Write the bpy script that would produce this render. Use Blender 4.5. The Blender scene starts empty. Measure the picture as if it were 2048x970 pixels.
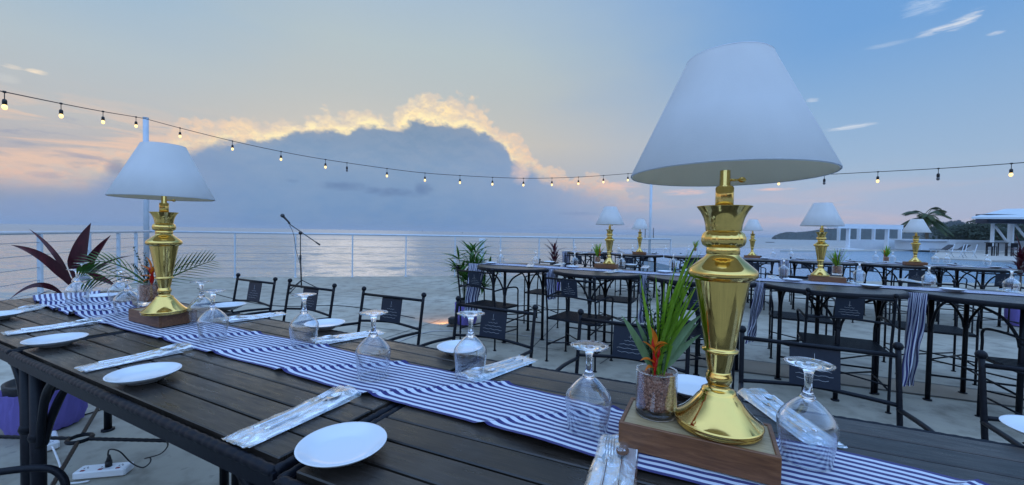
import bpy, math, random
from mathutils import Vector, Matrix
import numpy as np
random.seed(7)
PI = math.pi
R = math.radians
S = bpy.context.scene
COL = S.collection

# ------------------------------------------------------------------ camera
W, HH, F = 2048.0, 970.0, 800.0
EYE = 1.25
ROLL = math.atan(.0178)
PITCH = math.atan((485 - (446.4 + .0178 * 1024)) * math.cos(ROLL) / F)
_r = Vector((1, 0, 0)); _w = Vector((0, math.cos(PITCH), -math.sin(PITCH))); _u = Vector((0, math.sin(PITCH), math.cos(PITCH)))
CR = _r * math.cos(ROLL) + _u * math.sin(ROLL)
CU = _u * math.cos(ROLL) - _r * math.sin(ROLL)
cam = bpy.data.cameras.new('camera'); camo = bpy.data.objects.new('camera', cam); COL.objects.link(camo)
cam.sensor_width = 36; cam.lens = F / W * 36; cam.clip_start = .02; cam.clip_end = 60000
m = Matrix((CR, CU, -_w)).transposed().to_4x4(); m.translation = Vector((0, 0, EYE)); camo.matrix_world = m
S.camera = camo
S.render.resolution_x = 1024; S.render.resolution_y = 485

def ray(px, py): return _w + CR * ((px - W / 2) / F) - CU * ((py - HH / 2) / F)
def at(px, py, h=0.0):                       # point seen at a pixel, on the horizontal plane z = h
    d = ray(px, py); return Vector((0, 0, EYE)) + d * ((h - EYE) / d.z)
def atY(px, py, Y):                          # point seen at a pixel, at distance Y
    d = ray(px, py); return Vector((0, 0, EYE)) + d * (Y / d.y)
def onwall(px, py, A, B):                    # on the vertical plane through A and B
    d = ray(px, py); n = Vector((B.y - A.y, -(B.x - A.x), 0)); t = n.dot(Vector((A.x, A.y, 0))) / n.dot(d)
    return Vector((0, 0, EYE)) + d * t
def project(p):
    v = Vector(p) - Vector((0, 0, EYE)); z = v.dot(_w)
    return (W / 2 + F * v.dot(CR) / z, HH / 2 - F * v.dot(CU) / z)
def azel(px, py):
    d = ray(px, py).normalized(); return math.atan2(d.x, d.y), math.asin(d.z)
def srgb(r, g, b, k=1.0):
    f = lambda c: ((c / 255 + .055) / 1.055) ** 2.4 if c > 10 else c / 255 / 12.92
    return (f(r) * k, f(g) * k, f(b) * k, 1)

# ------------------------------------------------------------------ render / exposure
S.render.engine = 'CYCLES'
S.view_settings.view_transform = 'Standard'; S.view_settings.look = 'None'
S.view_settings.exposure = 0.1; S.view_settings.gamma = 1.0
S.cycles.max_bounces = 14; S.cycles.transmission_bounces = 12; S.cycles.transparent_max_bounces = 16
S.cycles.glossy_bounces = 5; S.cycles.diffuse_bounces = 3
S.cycles.caustics_reflective = False; S.cycles.caustics_refractive = False

# ------------------------------------------------------------------ sky
world = bpy.data.worlds.new("World"); S.world = world; world.use_nodes = True
NT = world.node_tree; NT.nodes.clear()
def N(t, **k):
    n = NT.nodes.new(t)
    for a, b in k.items(): setattr(n, a, b)
    return n
def setin(sock, v):
    if isinstance(v, bpy.types.NodeSocket): NT.links.new(v, sock)
    else: sock.default_value = v
def M(op, a, b=None, c=None, clamp=False):
    n = N('ShaderNodeMath', operation=op, use_clamp=clamp); setin(n.inputs[0], a)
    if b is not None: setin(n.inputs[1], b)
    if c is not None: setin(n.inputs[2], c)
    return n.outputs[0]
def MIX(f, a, b):
    n = N('ShaderNodeMix', data_type='RGBA'); setin(n.inputs[0], f); setin(n.inputs[6], a); setin(n.inputs[7], b); return n.outputs[2]
def MR(v, a, b, c=0., d=1., smooth=True):
    n = N('ShaderNodeMapRange', interpolation_type='SMOOTHSTEP' if smooth else 'LINEAR')
    setin(n.inputs[0], v)
    for i, x in zip((1, 2, 3, 4), (a, b, c, d)): n.inputs[i].default_value = x
    return n.outputs[0]
def RAMP(f, stops):
    n = N('ShaderNodeValToRGB'); setin(n.inputs[0], f); cr = n.color_ramp
    while len(cr.elements) > 1: cr.elements.remove(cr.elements[-1])
    cr.elements[0].position = stops[0][0]; cr.elements[0].color = stops[0][1]
    for p, c in stops[1:]:
        e = cr.elements.new(p); e.color = c
    return n.outputs[0]
tc = N('ShaderNodeTexCoord'); DIR = tc.outputs['Generated']
sp = N('ShaderNodeSeparateXYZ'); NT.links.new(DIR, sp.inputs[0])
AZ = M('ARCTAN2', sp.outputs[0], sp.outputs[1]); EL = M('ARCSINE', sp.outputs[2])
def NOISE(scale, sx=1, sy=1, sz=1, detail=6, rough=.55, off=0, dist=0):
    mp = N('ShaderNodeMapping'); NT.links.new(DIR, mp.inputs[0]); mp.inputs['Scale'].default_value = (sx, sy, sz); mp.inputs['Location'].default_value = (off, off, off)
    n = N('ShaderNodeTexNoise'); NT.links.new(mp.outputs[0], n.inputs['Vector'])
    n.inputs['Scale'].default_value = scale; n.inputs['Detail'].default_value = detail; n.inputs['Roughness'].default_value = rough; n.inputs['Distortion'].default_value = dist
    return n.outputs[0]
nz_puff = NOISE(9, 1, 1, 1.5, 9, .62)
nz_fine = NOISE(26, 1, 1, 1.8, 7, .6, 3.1)
nz_streak = NOISE(5, 1, 1, 7, 8, .6, 1.7, .6)
nz_wisp = NOISE(14, 1, 1, 6, 7, .65, 5.3, .8)
nz_micro = NOISE(75, 1, 1, 1.5, 6, .62, 6.6)
nz_wisp2 = NOISE(26, 1, 1, 7, 7, .66, 2.3, 1.2)
def VORO(scale, sz=1.3):
    mp = N('ShaderNodeMapping'); NT.links.new(DIR, mp.inputs[0]); mp.inputs['Scale'].default_value = (1, 1, sz)
    wn = N('ShaderNodeTexNoise'); NT.links.new(mp.outputs[0], wn.inputs['Vector']); wn.inputs['Scale'].default_value = scale * .8; wn.inputs['Detail'].default_value = 4
    ad = N('ShaderNodeVectorMath', operation='MULTIPLY_ADD'); NT.links.new(wn.outputs['Color'], ad.inputs[0]); ad.inputs[1].default_value = (.9 / scale,) * 3; NT.links.new(mp.outputs[0], ad.inputs[2])
    n = N('ShaderNodeTexVoronoi', feature='F1'); NT.links.new(ad.outputs[0], n.inputs['Vector']); n.inputs['Scale'].default_value = scale
    return n.outputs['Distance']
vb1 = VORO(20); vb2 = VORO(52)
def RELIEF(scale, off):                        # cloud relief: density here against density a little lower
    o_ = []
    for dz in (0, off):
        mp = N('ShaderNodeMapping'); NT.links.new(DIR, mp.inputs[0]); mp.inputs['Scale'].default_value = (1, 1, 1.6); mp.inputs['Location'].default_value = (4.2, 1.1, dz)
        n = N('ShaderNodeTexNoise'); NT.links.new(mp.outputs[0], n.inputs['Vector']); n.inputs['Scale'].default_value = scale; n.inputs['Detail'].default_value = 9; n.inputs['Roughness'].default_value = .58; o_.append(n.outputs[0])
    return M('SUBTRACT', o_[0], o_[1])
rel1 = RELIEF(16, .02); rel2 = RELIEF(40, .008)
nz_soft = NOISE(3, 1, 1, 3, 4, .5, 9.2)
A0, A1, E1 = R(-70), R(50), R(30)
def CURVE(pts):                                # elevation of an outline as a curve over azimuth
    n = N('ShaderNodeFloatCurve'); cv = n.mapping.curves[0]
    P = []
    for px, py in pts:
        a, e = azel(px, py); P.append(((a - A0) / (A1 - A0), max(0, e / E1)))
    n.mapping.use_clip = False
    cv.points[0].location = P[0]; cv.points[-1].location = P[-1]
    for p in P[1:-1]: cv.points.new(*p)
    for p in cv.points: p.handle_type = 'AUTO_CLAMPED'
    n.mapping.update()
    setin(n.inputs['Value'], M('DIVIDE', M('SUBTRACT', AZ, A0), A1 - A0))
    return M('MULTIPLY', n.outputs[0], E1)
T1 = M('DIVIDE', EL, R(60))                    # ramp coordinate: 0 horizon .. 1 at 60 degrees
def e60(px, py): return max(0., azel(px, py)[1] / R(60))
left = RAMP(T1, [(0, srgb(126, 148, 182)), (e60(200, 400), srgb(142, 154, 180)), (e60(200, 330), srgb(176, 170, 176)), (e60(200, 240), srgb(186, 186, 186)),
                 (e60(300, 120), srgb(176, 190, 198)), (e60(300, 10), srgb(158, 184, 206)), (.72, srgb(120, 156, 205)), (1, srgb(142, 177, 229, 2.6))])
mid = RAMP(T1, [(0, srgb(118, 146, 186)), (e60(800, 380), srgb(165, 170, 184)), (e60(800, 280), srgb(194, 190, 183)), (e60(800, 190), srgb(182, 189, 190)),
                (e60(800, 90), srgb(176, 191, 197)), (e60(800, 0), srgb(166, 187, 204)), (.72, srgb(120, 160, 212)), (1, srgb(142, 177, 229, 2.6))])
right = RAMP(T1, [(0, srgb(160, 172, 200)), (e60(1700, 430), srgb(168, 178, 203)), (e60(1700, 340), srgb(156, 181, 208)), (e60(1700, 200), srgb(136, 172, 211)),
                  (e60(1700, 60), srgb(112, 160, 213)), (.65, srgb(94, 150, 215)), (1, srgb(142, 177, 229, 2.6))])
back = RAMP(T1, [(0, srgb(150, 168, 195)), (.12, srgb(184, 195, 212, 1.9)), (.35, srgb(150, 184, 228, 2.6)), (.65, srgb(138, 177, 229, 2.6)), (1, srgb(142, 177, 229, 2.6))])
AZw = M('ADD', AZ, M('MULTIPLY', M('SUBTRACT', nz_soft, .5), .25))
c = MIX(MR(AZw, R(-48), R(-22)), left, mid)
c = MIX(MR(AZw, R(-4), R(40)), c, right)
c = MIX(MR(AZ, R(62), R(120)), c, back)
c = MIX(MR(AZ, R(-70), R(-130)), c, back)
# physical sky mixed in for its natural falloff
sky = N('ShaderNodeTexSky', sky_type='NISHITA'); sky.sun_disc = False; sky.sun_elevation = R(9); sky.sun_rotation = R(-21)
skyc = N('ShaderNodeVectorMath', operation='SCALE'); NT.links.new(sky.outputs[0], skyc.inputs[0]); skyc.inputs['Scale'].default_value = .055
c = MIX(.04, c, skyc.outputs[0])
back_contrast = M('MULTIPLY', MR(M('SUBTRACT', M('ADD', R(4), M('MULTIPLY', nz_puff, R(13))), EL), R(-.3), R(.3)), MR(M('ABSOLUTE', AZ), R(100), R(112)))  # invented dark treeline behind the camera, added unseen for contrast in brass reflections
c = MIX(back_contrast, c, srgb(48, 54, 50))
# pale pink veil low on the right
veil = M('MULTIPLY', MR(EL, R(9), R(2)), M('MULTIPLY', MR(nz_streak, .45, .7), MR(AZ, R(0), R(15))))
c = MIX(M('MULTIPLY', veil, .35), c, srgb(222, 186, 178))
# warm streaky clouds on the left
ls = M('MULTIPLY', M('MULTIPLY', MR(AZ, R(-24), R(-33)), MR(EL, R(14), R(8))), MR(EL, R(2.5), R(6)))
c = MIX(M('MULTIPLY', M('MULTIPLY', ls, MR(nz_streak, .42, .6)), .7), c, srgb(238, 200, 172))
c = MIX(M('MULTIPLY', M('MULTIPLY', ls, MR(nz_wisp, .55, .72)), .5), c, srgb(140, 150, 175))
# sunlit cloud behind the dark one
bilA = M('ADD', M('MULTIPLY', M('SUBTRACT', .45, vb1), R(2.2)), M('MULTIPLY', M('SUBTRACT', .45, vb2), R(1.4)))
topA = CURVE([(-200, 340), (60, 335), (180, 318), (300, 290), (370, 262), (450, 250), (560, 244), (650, 236), (720, 238), (775, 232), (800, 208), (860, 198), (930, 204), (965, 226), (985, 250), (1030, 276), (1056, 296), (1062, 330), (1110, 345), (1210, 362), (1300, 420), (1500, 474), (2200, 480)])
dA = M('SUBTRACT', M('ADD', M('ADD', topA, R(.7)), M('ADD', M('ADD', bilA, M('MULTIPLY', M('SUBTRACT', nz_puff, .5), R(3.4))), M('ADD', M('MULTIPLY', M('SUBTRACT', nz_fine, .5), R(2.6)), M('MULTIPLY', M('SUBTRACT', nz_micro, .5), R(1.5))))), EL)
litm = M('MULTIPLY', MR(dA, R(-.3), R(.7)), MR(EL, R(2), R(7)))
litm = M('MULTIPLY', litm, MR(AZ, R(30), R(6)))
glow = MR(M('ABSOLUTE', M('SUBTRACT', AZ, R(-19))), R(34), R(3))
litc = MIX(MR(dA, R(-.2), R(3.0)), srgb(226, 212, 190), srgb(255, 228, 172, 1.1))
litc = MIX(glow, srgb(232, 190, 165), litc)
litc = MIX(M('MULTIPLY', MR(M('ADD', M('MULTIPLY', nz_fine, .5), M('MULTIPLY', nz_micro, .5)), .44, .58), .7), litc, srgb(204, 194, 186))
litc = MIX(MR(M('ADD', rel1, rel2), -.10, .10), MIX(.4, litc, srgb(204, 192, 182)), litc)
c = MIX(M('MULTIPLY', litm, .92), c, litc)
# dark cloud
topB = CURVE([(-300, 372), (60, 372), (150, 358), (205, 340), (228, 322), (262, 324), (300, 312), (345, 292), (400, 284), (480, 276), (560, 272), (596, 258), (640, 256), (690, 262), (712, 252), (770, 250), (800, 246), (850, 238), (905, 246), (950, 258), (990, 274), (1015, 296), (1022, 318), (1060, 332), (1100, 352), (1190, 372), (1300, 410), (1450, 462), (2200, 480)])
bil = M('ADD', M('MULTIPLY', M('SUBTRACT', .45, vb1), R(.8)), M('MULTIPLY', M('SUBTRACT', .45, vb2), R(.45)))
dB = M('SUBTRACT', M('ADD', topB, M('ADD', M('ADD', bil, M('MULTIPLY', M('SUBTRACT', nz_puff, .5), R(1.4))), M('ADD', M('MULTIPLY', M('SUBTRACT', nz_fine, .5), R(1.2)), M('MULTIPLY', M('SUBTRACT', nz_micro, .5), R(.7))))), EL)
soft = MR(M('ABSOLUTE', M('SUBTRACT', AZ, R(-18))), R(14), R(30), R(.6), R(3.0))
mB = N('ShaderNodeMapRange', interpolation_type='SMOOTHSTEP'); setin(mB.inputs[0], dB); setin(mB.inputs[1], M('MULTIPLY', soft, -.4)); setin(mB.inputs[2], soft); mB = mB.outputs[0]
rim = M('MULTIPLY', M('MULTIPLY', M('MULTIPLY', MR(dB, R(-1.1), R(-.1)), MR(nz_fine, .38, .55)), glow), MR(AZ, R(8), R(2)))
c = MIX(M('MULTIPLY', rim, .8), c, srgb(255, 236, 180, 1.1))
dark = RAMP(M('DIVIDE', EL, R(20)), [(0, srgb(100, 136, 180)), (.2, srgb(110, 144, 185)), (.45, srgb(120, 150, 185)), (.7, srgb(112, 140, 171)), (1, srgb(118, 143, 170))])
dark = MIX(MR(AZ, R(-14), R(18)), dark, srgb(132, 155, 192))
dark = MIX(MR(AZ, R(-30), R(-48)), dark, srgb(128, 150, 188))
dark = MIX(M('MULTIPLY', MR(nz_puff, .35, .7), .16), dark, srgb(150, 168, 194))
dark = MIX(M('MULTIPLY', MR(M('ADD', rel1, M('MULTIPLY', rel2, .6)), -.12, .12), M('MULTIPLY', MR(EL, R(4), R(10)), .2)), dark, srgb(146, 162, 186))
dark = MIX(M('MULTIPLY', MR(dB, R(1.6), R(.0)), .35), dark, srgb(150, 158, 172))
c = MIX(M('MULTIPLY', mB, M('ADD', MR(AZ, R(26), R(0), .25, .97), 0)), c, dark)
def blob(px, py, wx, wy, col, amt=1., noise=None, k=2.2, gain=.75, tilt=0):
    global c
    a0, e0 = azel(px, py); wa = abs(azel(px + wx, py)[0] - a0); we = abs(azel(px, py - wy)[1] - e0)
    da = M('SUBTRACT', AZ, a0); de = M('SUBTRACT', EL, e0)
    if tilt: de = M('SUBTRACT', de, M('MULTIPLY', da, tilt))
    x = M('POWER', M('DIVIDE', da, wa), 2.); y = M('POWER', M('DIVIDE', de, we), 2.)
    # powers of negatives: square by multiplying
    xx = M('DIVIDE', da, wa); yy = M('DIVIDE', de, we)
    d = M('SUBTRACT', 1., M('ADD', M('MULTIPLY', xx, xx), M('MULTIPLY', yy, yy)))
    mk = M('MULTIPLY', M('ADD', d, M('MULTIPLY', M('SUBTRACT', noise or nz_wisp, .5), k)), gain, clamp=True)
    mk = M('MULTIPLY', mk, MR(d, -1.0, .9))
    c = MIX(M('MULTIPLY', mk, amt), c, col)
gb = srgb(96, 122, 162)
blob(690, 372, 60, 11, gb, .8, nz_fine, 3); blob(780, 384, 85, 11, gb, .8, nz_fine, 3); blob(848, 378, 22, 16, gb, .75, nz_fine, 3); blob(585, 361, 18, 5, gb, .5)
blob(235, 335, 30, 22, srgb(108, 130, 166), .75, nz_puff, 2.5); blob(90, 350, 45, 10, srgb(122, 142, 175), .6, nz_fine)
blob(45, 286, 38, 6, srgb(142, 152, 174), .7); blob(165, 312, 60, 6, srgb(135, 148, 175), .7, tilt=-.1)
wh = srgb(222, 226, 232)
blob(1880, 58, 62, 8, wh, .7, nz_wisp2, 4, tilt=.12); blob(1930, 40, 45, 14, wh, .6, nz_wisp2, 5, tilt=.3); blob(1850, 12, 60, 22, srgb(180, 202, 230), .6, nz_wisp2, 4, .8)
blob(1992, 66, 22, 5, wh, .5, nz_wisp2, 3); blob(1700, 254, 58, 6, wh, .7, nz_wisp2, 4, tilt=.04); blob(1625, 200, 16, 6, wh, .5, nz_wisp2, 4); blob(1780, 88, 60, 6, wh, .25, nz_wisp, 3)
pk = srgb(240, 196, 182)
blob(1550, 379, 48, 4, pk, .7, nz_wisp2, 4); blob(1370, 384, 55, 8, pk, .6, nz_wisp2, 4); blob(1240, 372, 55, 10, pk, .55, nz_wisp2, 4); blob(1040, 345, 22, 30, srgb(238, 204, 182), .55, nz_fine, 3.5)
blob(74, 143, 26, 6, srgb(238, 222, 200), .9, nz_wisp2, 4); blob(25, 133, 24, 6, srgb(225, 214, 200), .7, nz_wisp2, 4); blob(15, 158, 30, 12, srgb(205, 205, 202), .5)
blob(1150, 427, 60, 5, srgb(118, 138, 176), .5, nz_wisp, 3)
c = MIX(MR(EL, R(-.3), R(-2)), c, srgb(90, 105, 125))
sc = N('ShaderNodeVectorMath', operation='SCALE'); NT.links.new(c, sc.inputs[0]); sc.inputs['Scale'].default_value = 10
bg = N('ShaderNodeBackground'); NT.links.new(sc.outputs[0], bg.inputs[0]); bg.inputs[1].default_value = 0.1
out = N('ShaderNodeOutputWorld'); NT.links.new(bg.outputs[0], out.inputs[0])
world.cycles.sampling_method = 'MANUAL'; world.cycles.sample_map_resolution = 512

# ------------------------------------------------------------------ sun, veiled by the cloud
sl = bpy.data.lights.new('sun', 'SUN'); sl.energy = 0.04; sl.angle = R(15); sl.color = (1, .82, .6)
so = bpy.data.objects.new('sun', sl); COL.objects.link(so)
sd = Vector((math.sin(R(-21)) * math.cos(R(10)), math.cos(R(-21)) * math.cos(R(10)), math.sin(R(10))))
so.rotation_euler = sd.to_track_quat('Z', 'Y').to_euler()

# ------------------------------------------------------------------ materials
MATS = {}
def mat(name, col, rough=.5, metal=0., spec=.5, **k):
    if name in MATS: return MATS[name]
    mt = bpy.data.materials.new(name); mt.use_nodes = True; b = mt.node_tree.nodes['Principled BSDF']
    b.inputs['Base Color'].default_value = (*col[:3], 1); b.inputs['Roughness'].default_value = rough; b.inputs['Metallic'].default_value = metal
    b.inputs['Specular IOR Level'].default_value = spec
    for a, v in k.items(): b.inputs[a.replace('_', ' ')].default_value = v
    MATS[name] = mt; return mt
class ND:                                     # small helper to wire material nodes
    def __init__(s, mt): s.t = mt.node_tree; s.b = s.t.nodes.get('Principled BSDF')
    def n(s, ty, ins=None, **k):
        x = s.t.nodes.new(ty)
        for a, v in k.items(): setattr(x, a, v)
        for a, v in (ins or {}).items():
            if isinstance(v, bpy.types.NodeSocket): s.t.links.new(v, x.inputs[a])
            else: x.inputs[a].default_value = v
        return x
    def l(s, a, b): s.t.links.new(a, b)
    def co(s, kind='Object', scale=(1, 1, 1), rot=(0, 0, 0)):
        tcn = s.n('ShaderNodeTexCoord'); mp = s.n('ShaderNodeMapping', {'Vector': tcn.outputs[kind], 'Scale': scale, 'Rotation': rot}); return mp.outputs[0]
    def noise(s, v, scale, detail=5, rough=.55, dist=0): return s.n('ShaderNodeTexNoise', {'Vector': v, 'Scale': scale, 'Detail': detail, 'Roughness': rough, 'Distortion': dist}).outputs[0]
    def ramp(s, f, stops):
        x = s.n('ShaderNodeValToRGB', {'Fac': f}); cr = x.color_ramp
        cr.elements[0].position, cr.elements[0].color = stops[0][0], (*stops[0][1][:3], 1)
        cr.elements[1].position, cr.elements[1].color = stops[-1][0], (*stops[-1][1][:3], 1)
        for p, cc in stops[1:-1]: cr.elements.new(p).color = (*cc[:3], 1)
        return x.outputs[0]
    def bump(s, h, strength=.3, dist=.01, normal=None):
        x = s.n('ShaderNodeBump', {'Height': h, 'Strength': strength, 'Distance': dist})
        if normal: s.l(normal, x.inputs['Normal'])
        return x.outputs[0]

def m_noise(name, c1, c2, scale, rough=.6, bump=.2, bd=.002, metal=0, sc3=(1, 1, 1), spec=.5, r2=None):
    if name in MATS: return MATS[name]
    mt = mat(name, c1, rough, metal, spec); d = ND(mt); v = d.co('Object', sc3); n = d.noise(v, scale, 7)
    d.l(d.ramp(n, [(.3, c1), (.7, c2)]), d.b.inputs['Base Color'])
    if bump: d.l(d.bump(n, bump, bd), d.b.inputs['Normal'])
    if r2 is not None:
        rr = d.n('ShaderNodeMapRange', {0: n, 1: .3, 2: .7, 3: rough, 4: r2}); d.l(rr.outputs[0], d.b.inputs['Roughness'])
    return mt
M_brass = mat('polished_brass', (.80, .54, .16), .085, 1.0)
d = ND(M_brass); v = d.co('Object'); n1 = d.noise(v, 60, 5)
d.l(d.n('ShaderNodeMapRange', {0: n1, 1: .35, 2: .72, 3: .05, 4: .20}).outputs[0], d.b.inputs['Roughness'])
d.l(d.bump(d.noise(v, 14, 2), .05, .01), d.b.inputs['Normal'])
M_iron = m_noise('black_iron', (.004, .005, .009), (.007, .009, .014), 90, .45, .3, .001, 0, spec=.18)
M_iron2 = m_noise('blue_black_panel', (.008, .014, .028), (.011, .018, .034), 70, .45, .15, .001, spec=.35)
M_white_steel = m_noise('white_painted_steel', (.46, .53, .60), (.54, .60, .66), 8, .4, .05)
M_cable = mat('steel_cable', (.35, .38, .42), .4, .3)
M_mark = mat('pale_emblem_metal', (.38, .40, .43), .4, .3)
M_china = mat('white_porcelain', (.62, .65, .68), .10, 0, .6)
d = ND(M_china); d.l(d.bump(d.noise(d.co('Object'), 25, 2), .04, .004), d.b.inputs['Normal'])
M_steel = mat('stainless_steel', (.72, .73, .75), .14, 1.0)
M_rubber = mat('black_rubber', (.012, .012, .014), .6)
M_plastic_w = mat('white_plastic', (.72, .73, .74), .35)
M_slot = mat('socket_red', (.25, .03, .04), .5)
M_paper = m_noise('paper_napkin', (.66, .68, .71), (.82, .83, .84), 16, .9, .6, .004, sc3=(6, .35, 1))

def glassmat():
    mt = mat('clear_glass', (1, 1, 1), .0, 0, .5, Transmission_Weight=1.0, IOR=1.45); return mt
M_glass = glassmat()
def thinglass():                              # thin blown wall: clear with a fresnel reflection
    mt = bpy.data.materials.new('thin_clear_glass'); mt.use_nodes = True; t = mt.node_tree; t.nodes.remove(t.nodes['Principled BSDF']); d = ND(mt); o = t.nodes['Material Output']
    g = d.n('ShaderNodeBsdfGlossy', {'Roughness': .01, 'Color': (1, 1, 1, 1)}); tr = d.n('ShaderNodeBsdfTransparent', {'Color': (.965, .975, .985, 1)})
    lw = d.n('ShaderNodeLayerWeight', {'Blend': .5}); p3 = d.n('ShaderNodeMath', {0: lw.outputs['Facing'], 1: 2.3}, operation='POWER')
    f = d.n('ShaderNodeMapRange', {0: p3.outputs[0], 1: 0, 2: 1, 3: .05, 4: .95}); mx = d.n('ShaderNodeMixShader', {0: f.outputs[0], 1: tr.outputs[0], 2: g.outputs[0]}); d.l(mx.outputs[0], o.inputs[0]); return mt
M_thin = thinglass()
def filmmat():                                # crinkled clear plastic sleeve
    mt = bpy.data.materials.new('clear_plastic_film'); mt.use_nodes = True; t = mt.node_tree; t.nodes.remove(t.nodes['Principled BSDF']); d = ND(mt)
    o = t.nodes['Material Output']
    v = d.co('Object', (1, .35, 1)); n = d.noise(v, 70, 4, .6, 1.5)
    bp = d.bump(n, .7, .003)
    g = d.n('ShaderNodeBsdfGlossy', {'Roughness': .08, 'Normal': bp, 'Color': (1, 1, 1, 1)}); tr = d.n('ShaderNodeBsdfTransparent', {'Color': (.97, .98, 1, 1)})
    df = d.n('ShaderNodeBsdfDiffuse', {'Color': (.85, .88, .93, 1)})
    lw = d.n('ShaderNodeLayerWeight', {'Blend': .35, 'Normal': bp})
    f = d.n('ShaderNodeMapRange', {0: lw.outputs['Fresnel'], 1: 0, 2: 1, 3: .06, 4: .62})
    mx = d.n('ShaderNodeMixShader', {0: f.outputs[0], 1: tr.outputs[0], 2: g.outputs[0]})
    fold = d.ramp(n, [(.55, (0, 0, 0)), (.8, (.10, .10, .10))])
    mx2 = d.n('ShaderNodeMixShader', {0: fold, 1: mx.outputs[0], 2: df.outputs[0]})
    d.l(mx2.outputs[0], o.inputs[0]); return mt
M_film = filmmat()

def clothmat(name, col, transl=.4, bumpk=.15):
    mt = bpy.data.materials.new(name); mt.use_nodes = True; t = mt.node_tree; t.nodes.remove(t.nodes['Principled BSDF']); d = ND(mt); o = t.nodes['Material Output']
    v = d.co('Object'); n = d.noise(d.co('Object', (1, 1, 3)), 420, 3)
    bp = d.bump(n, bumpk * 2.2, .0012)
    df = d.n('ShaderNodeBsdfDiffuse', {'Color': (*col, 1), 'Normal': bp}); tr = d.n('ShaderNodeBsdfTranslucent', {'Color': (*col, 1), 'Normal': bp})
    big = d.noise(d.co('Object', (1, 1, .5)), 9, 4); cc = d.ramp(big, [(.3, tuple(x * .93 for x in col)), (.7, col)]); d.l(cc, df.inputs['Color']); d.l(cc, tr.inputs['Color'])
    mx = d.n('ShaderNodeMixShader', {0: transl, 1: df.outputs[0], 2: tr.outputs[0]}); d.l(mx.outputs[0], o.inputs[0]); return mt
M_shade = clothmat('white_shade_fabric', (.84, .87, .91), .42)
M_lining = clothmat('cream_shade_lining', (.98, .86, .64), .5)
M_tulle = clothmat('purple_tulle', (.34, .28, .80), .4, .8)

def woodtop():
    mt = mat('dark_stained_wood', (.03, .03, .033), .4, 0, .5); d = ND(mt)
    v = d.co('Object', (1.2, 16, 10)); g = d.noise(v, 9, 8, .65, .6)
    v2 = d.co('Object', (1, 1, 1)); big = d.noise(v2, 2.6, 4)
    at_ = d.n('ShaderNodeAttribute', attribute_name='tint')
    base = d.ramp(g, [(.28, (.009, .007, .005)), (.55, (.025, .019, .015)), (.78, (.060, .046, .037))])
    worn = d.n('ShaderNodeMix', {0: d.n('ShaderNodeMapRange', {0: big, 1: .5, 2: .72, 3: 0, 4: .55}).outputs[0], 6: base, 7: (.098, .082, .067, 1)}, data_type='RGBA')
    mul = d.n('ShaderNodeMix', {0: 1., 6: worn.outputs[2], 7: at_.outputs[0]}, data_type='RGBA', blend_type='MULTIPLY')
    d.l(mul.outputs[2], d.b.inputs['Base Color'])
    d.l(d.n('ShaderNodeMapRange', {0: d.noise(d.co('Object', (1, 6, 1)), 14, 6), 1: .3, 2: .7, 3: .22, 4: .46}).outputs[0], d.b.inputs['Roughness'])
    b1 = d.bump(g, .35, .0015); b2 = d.bump(d.noise(v2, 8, 2), .12, .01, b1); d.l(b2, d.b.inputs['Normal']); return mt
M_wood = woodtop()
def boxwood(name, a, b, c_):
    mt = mat(name, a, .45); d = ND(mt); g = d.noise(d.co('Object', (1, 10, 10)), 16, 8, .65, .8)
    d.l(d.ramp(g, [(.3, a), (.55, b), (.75, c_)]), d.b.inputs['Base Color']); d.l(d.bump(g, .3, .001), d.b.inputs['Normal']); return mt
M_box = boxwood('reddish_brown_wood', (.11, .042, .017), (.20, .082, .034), (.28, .125, .055))
M_boxtop = boxwood('light_plywood', (.32, .22, .11), (.44, .32, .17), (.52, .40, .23))
def barkmat():
    mt = mat('shredded_bark', (.2, .09, .05), .7); d = ND(mt); v = d.co('Object'); vo = d.n('ShaderNodeTexVoronoi', {'Vector': v, 'Scale': 170.})
    d.l(d.ramp(d.noise(v, 190, 4, .6, 1), [(.32, (.07, .025, .014)), (.5, (.33, .125, .065)), (.68, (.62, .34, .22))]), d.b.inputs['Base Color'])
    d.l(d.bump(vo.outputs[0], .9, .004), d.b.inputs['Normal']); return mt
M_bark = barkmat()
def leafmat(name, c1, c2, rough=.42, tr=.35, scale=9):
    mt = bpy.data.materials.new(name); mt.use_nodes = True; d = ND(mt); b = d.b; o = d.t.nodes['Material Output']
    n = d.noise(d.co('Object'), scale, 4); n2 = d.noise(d.co('Object', (1, 1, .25)), scale * 9, 4, .6); nm = d.n('ShaderNodeMath', {0: n2, 1: .5, 2: d.n('ShaderNodeMath', {0: n, 1: .5}, operation='MULTIPLY').outputs[0]}, operation='MULTIPLY_ADD').outputs[0]
    cc = d.ramp(nm, [(.36, tuple(x * .7 for x in c1)), (.5, c1), (.64, c2)])
    d.l(d.bump(n2, .3, .002), b.inputs['Normal'])
    d.l(cc, b.inputs['Base Color']); b.inputs['Roughness'].default_value = rough
    t = d.n('ShaderNodeBsdfTranslucent', {'Color': cc}); mx = d.n('ShaderNodeMixShader', {0: tr, 1: b.outputs[0], 2: t.outputs[0]}); d.l(mx.outputs[0], o.inputs[0]); return mt
M_leaf_bright = leafmat('bright_green_leaf', (.22, .42, .03), (.38, .58, .07), .4, .45)
M_leaf_mid = leafmat('mid_green_leaf', (.045, .14, .015), (.10, .24, .03), .5, .2)
M_leaf_dark = leafmat('dark_fern_leaf', (.012, .04, .012), (.03, .075, .02))
M_leaf_pale = leafmat('pale_green_leaf', (.16, .27, .12), (.22, .34, .17))
M_red_leaf = leafmat('dark_red_leaf', (.055, .008, .016), (.12, .014, .024), .35, .3, 5)
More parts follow.
